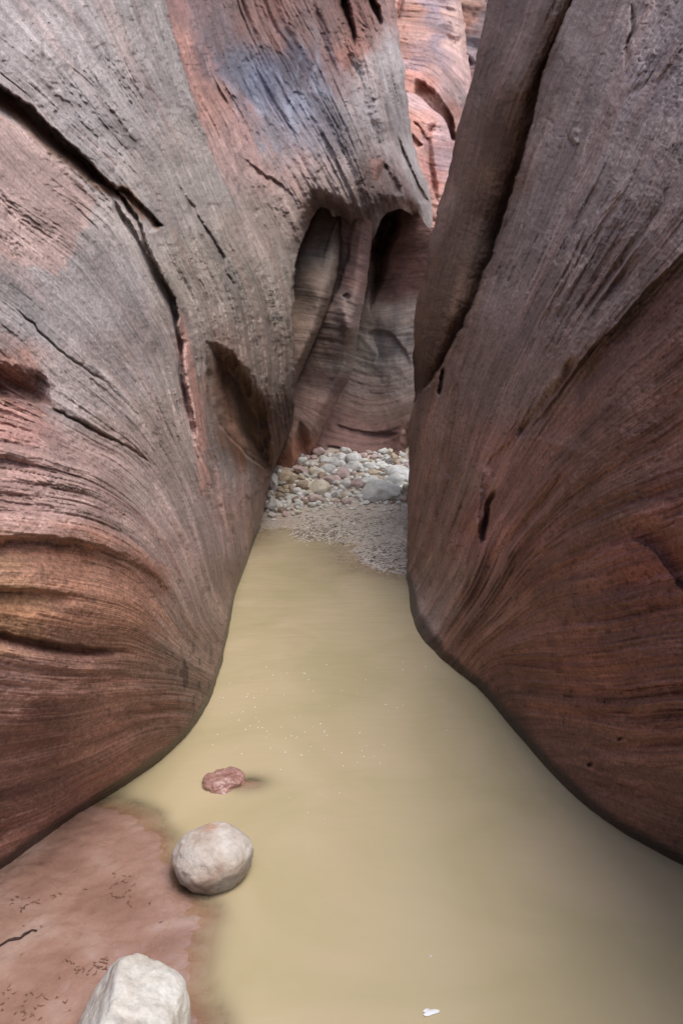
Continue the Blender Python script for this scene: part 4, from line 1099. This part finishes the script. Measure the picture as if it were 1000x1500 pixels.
lit1 = [(438, 742), (604, 732), (604, 770), (575, 775), (560, 788), (505, 796), (470, 790), (436, 792), (425, 785), (436, 765)]
lit2 = [(520, 806), (560, 798), (600, 800), (596, 842), (565, 838), (535, 824)]
dn = lambda px, py: .25 + .75 * max(0, min(1, .5 + 1.6 * float(n3(px / 14, py / 7, 3.3))))
pts = region_pts(lit1, 800, dn) + region_pts(lit2, 240, dn)
o = chips('leaf_litter', pts, [random.uniform(.012, .05) for _ in pts], [random.uniform(.003, .008) for _ in pts], simple_mat('dark_litter', (88, 76, 68)), zoff=.006)
tag(o, 'dark twigs and leaf scraps strewn over the silt below the stone pile', 'litter', kind='stuff')
pts = region_pts(lit1, 4200) + region_pts(lit2, 1200, dn)
o = chips('pale_gravel', pts, [random.uniform(.010, .026) for _ in pts], [random.uniform(.008, .018) for _ in pts], simple_mat('pale_grit', (204, 194, 180)), zoff=.001, flat=.35)
tag(o, 'pale grey grit and foam mixed with leaf scraps below the stone pile', 'gravel', kind='stuff')

# dried curls and prints in the near mud
mudp = [(150, 1300), (190, 1280), (200, 1310), (190, 1330), (155, 1325)]
mud2 = [(105, 1420), (160, 1405), (170, 1420), (135, 1440), (110, 1440)]
mud3 = [(0, 1470), (60, 1465), (75, 1490), (60, 1510), (0, 1510)]
mud4 = [(15, 1330), (90, 1315), (95, 1325), (40, 1350), (10, 1352)]
pts = region_pts(mudp, 20) + region_pts(mud2, 22) + region_pts(mud3, 22) + region_pts(mud4, 16) + region_pts([(0, 1300), (250, 1290), (250, 1480), (0, 1500)], 22)
o = chips('mud_crumbs', pts, [random.uniform(.006, .02) for _ in pts], [random.uniform(.0025, .005) for _ in pts], simple_mat('dark_mud_crumb', (128, 94, 80)), zoff=.002, bend=.9)
tag(o, 'small dark curled crumbs scattered on the red mud bank', 'debris', kind='stuff')


def tube(path, r, name, mat, label, cat):
    V = []; F = []; ns = 7
    path = np.array(path)
    for i, p in enumerate(path):
        t = path[min(i + 1, len(path) - 1)] - path[max(i - 1, 0)]; t = t / np.linalg.norm(t)
        u = np.cross(t, (0, 0, 1)); u /= np.linalg.norm(u); v = np.cross(u, t)
        rr = r * (.35 + .65 * math.sin(math.pi * min(.85, (i + .6) / len(path)))) * random.uniform(.8, 1.2)
        for k in range(ns):
            a = 2 * math.pi * k / ns; V.append(p + rr * (math.cos(a) * u + math.sin(a) * v))
    for i in range(len(path) - 1):
        for k in range(ns):
            F.append((i * ns + k, i * ns + (k + 1) % ns, (i + 1) * ns + (k + 1) % ns, (i + 1) * ns + k))
    o = link_mesh(name, V, F, mat)
    return tag(o, label, cat)


tp = [(-8, 1388), (4, 1380), (12, 1373), (22, 1371), (30, 1370), (36, 1364), (43, 1360), (47, 1357), (54, 1358)]
path = []
for x, y in tp:
    P = pw(x, y, .045); path.append((P[0], P[1], float(bed(P[0], P[1])) + .004))
tube(path, .0042, 'twig', simple_mat('wet_bark', (62, 44, 40), .5), 'thin dark crooked twig lying on the red mud at the left edge', 'twig')

M_foam = simple_mat('white_foam', (236, 238, 240), .5, .4, .05)


def flake(px, py, sx, sy, name, label, cat, mat=M_foam, rz=0.0):
    P = pw(px, py); n = 14; V = [(0, 0, .004)]; F = []
    for k in range(n):
        a = 2 * math.pi * k / n; r_ = 1 + .28 * math.sin(3 * a + px) + random.uniform(-.15, .15)
        V.append((math.cos(a) * sx * r_, math.sin(a) * sy * r_, .0015 + .002 * random.random()))
    for k in range(n):
        V.append((V[k + 1][0] * .9, V[k + 1][1] * .9, -.001))
    for k in range(n):
        k2 = (k + 1) % n
        F.append((0, 1 + k, 1 + k2, 1 + k2)); F.append((1 + k, 1 + n + k, 1 + n + k2, 1 + k2))
    me = bpy.data.meshes.new(name); me.from_pydata(V, [], [tuple(dict.fromkeys(f)) for f in F]); me.materials.append(mat)
    o = bpy.data.objects.new(name, me); col.objects.link(o); o.location = (P[0], P[1], .0015); o.rotation_euler = (0, 0, rz)
    return tag(o, label, cat)


flake(630, 1484, .021, .009, 'floating_flake', 'white curled flake floating alone at the bottom of the photo', 'flake', rz=.15)
flake(631, 1402, .0035, .002, 'floating_flake', 'tiny white speck floating above the larger white flake', 'flake')
# specks of foam on the pool
V = []; F = []; n = 0
fo = [(400, 989), (421, 986), (447, 987), (478, 974), (445, 986), (524, 990), (552, 978), (590, 970), (590, 981), (623, 977), (363, 1017), (372, 1022), (337, 1001), (340, 1044), (356, 1043), (375, 1051), (378, 1066), (338, 1067), (395, 1076), (366, 1063), (350, 1055), (479, 1077), (455, 1094), (418, 1102), (435, 1080), (500, 1103), (530, 1100), (548, 1108), (654, 1070), (562, 1091), (452, 996), (390, 977)]
fo += [(random.gauss(430, 80), random.gauss(1050, 50)) for _ in range(60)]
for px, py in fo:
    if abs(px - 330) < 45 and abs(py - 1145) < 35: continue
    P = pw(px, py); r_ = random.uniform(.0015, .0042) * P[1] / 3.2
    m_ = 7; V.append((P[0], P[1], .003))
    for k in range(m_):
        a = 2 * math.pi * k / m_; V.append((P[0] + r_ * math.cos(a) * random.uniform(.7, 1.5), P[1] + r_ * math.sin(a), .0008))
    for k in range(m_): F.append((n, n + 1 + k, n + 1 + (k + 1) % m_))
    n += m_ + 1
o = link_mesh('foam_specks', V, F, M_foam); tag(o, 'tiny white foam specks drifting across the middle of the pool', 'foam', kind='stuff')

# ================================================================== LIGHT
w = bpy.data.worlds.new('World'); sc.world = w; w.use_nodes = True
nt = w.node_tree; nt.nodes.clear()
bg = nt.nodes.new('ShaderNodeBackground'); ow = nt.nodes.new('ShaderNodeOutputWorld'); sky = nt.nodes.new('ShaderNodeTexSky')
sky.sky_type = 'NISHITA'; sky.sun_disc = False
SUN_EL, SUN_AZ = R(66), R(125)      # high, veiled by thin cloud, over the right-hand rim
sky.sun_elevation = SUN_EL; sky.sun_rotation = SUN_AZ; sky.air_density = 1.0; sky.dust_density = 3.0
nt.links.new(sky.outputs[0], bg.inputs[0]); bg.inputs[1].default_value = 0.15; nt.links.new(bg.outputs[0], ow.inputs[0])
sl = bpy.data.lights.new('sun', 'SUN'); sl.energy = 1.5; sl.angle = R(50); sl.color = (1, .965, .92)
so = bpy.data.objects.new('sun', sl); col.objects.link(so)
from mathutils import Vector
so.rotation_euler = Vector((math.sin(SUN_AZ) * math.cos(SUN_EL), math.cos(SUN_AZ) * math.cos(SUN_EL), math.sin(SUN_EL))).to_track_quat('Z', 'Y').to_euler()
so.location = (0, 0, 20)

sc.view_settings.view_transform = 'Standard'; sc.view_settings.look = 'None'
sc.view_settings.exposure = 0.62; sc.view_settings.gamma = 1
sc.cycles.max_bounces = 8; sc.cycles.diffuse_bounces = 5; sc.cycles.transparent_max_bounces = 8
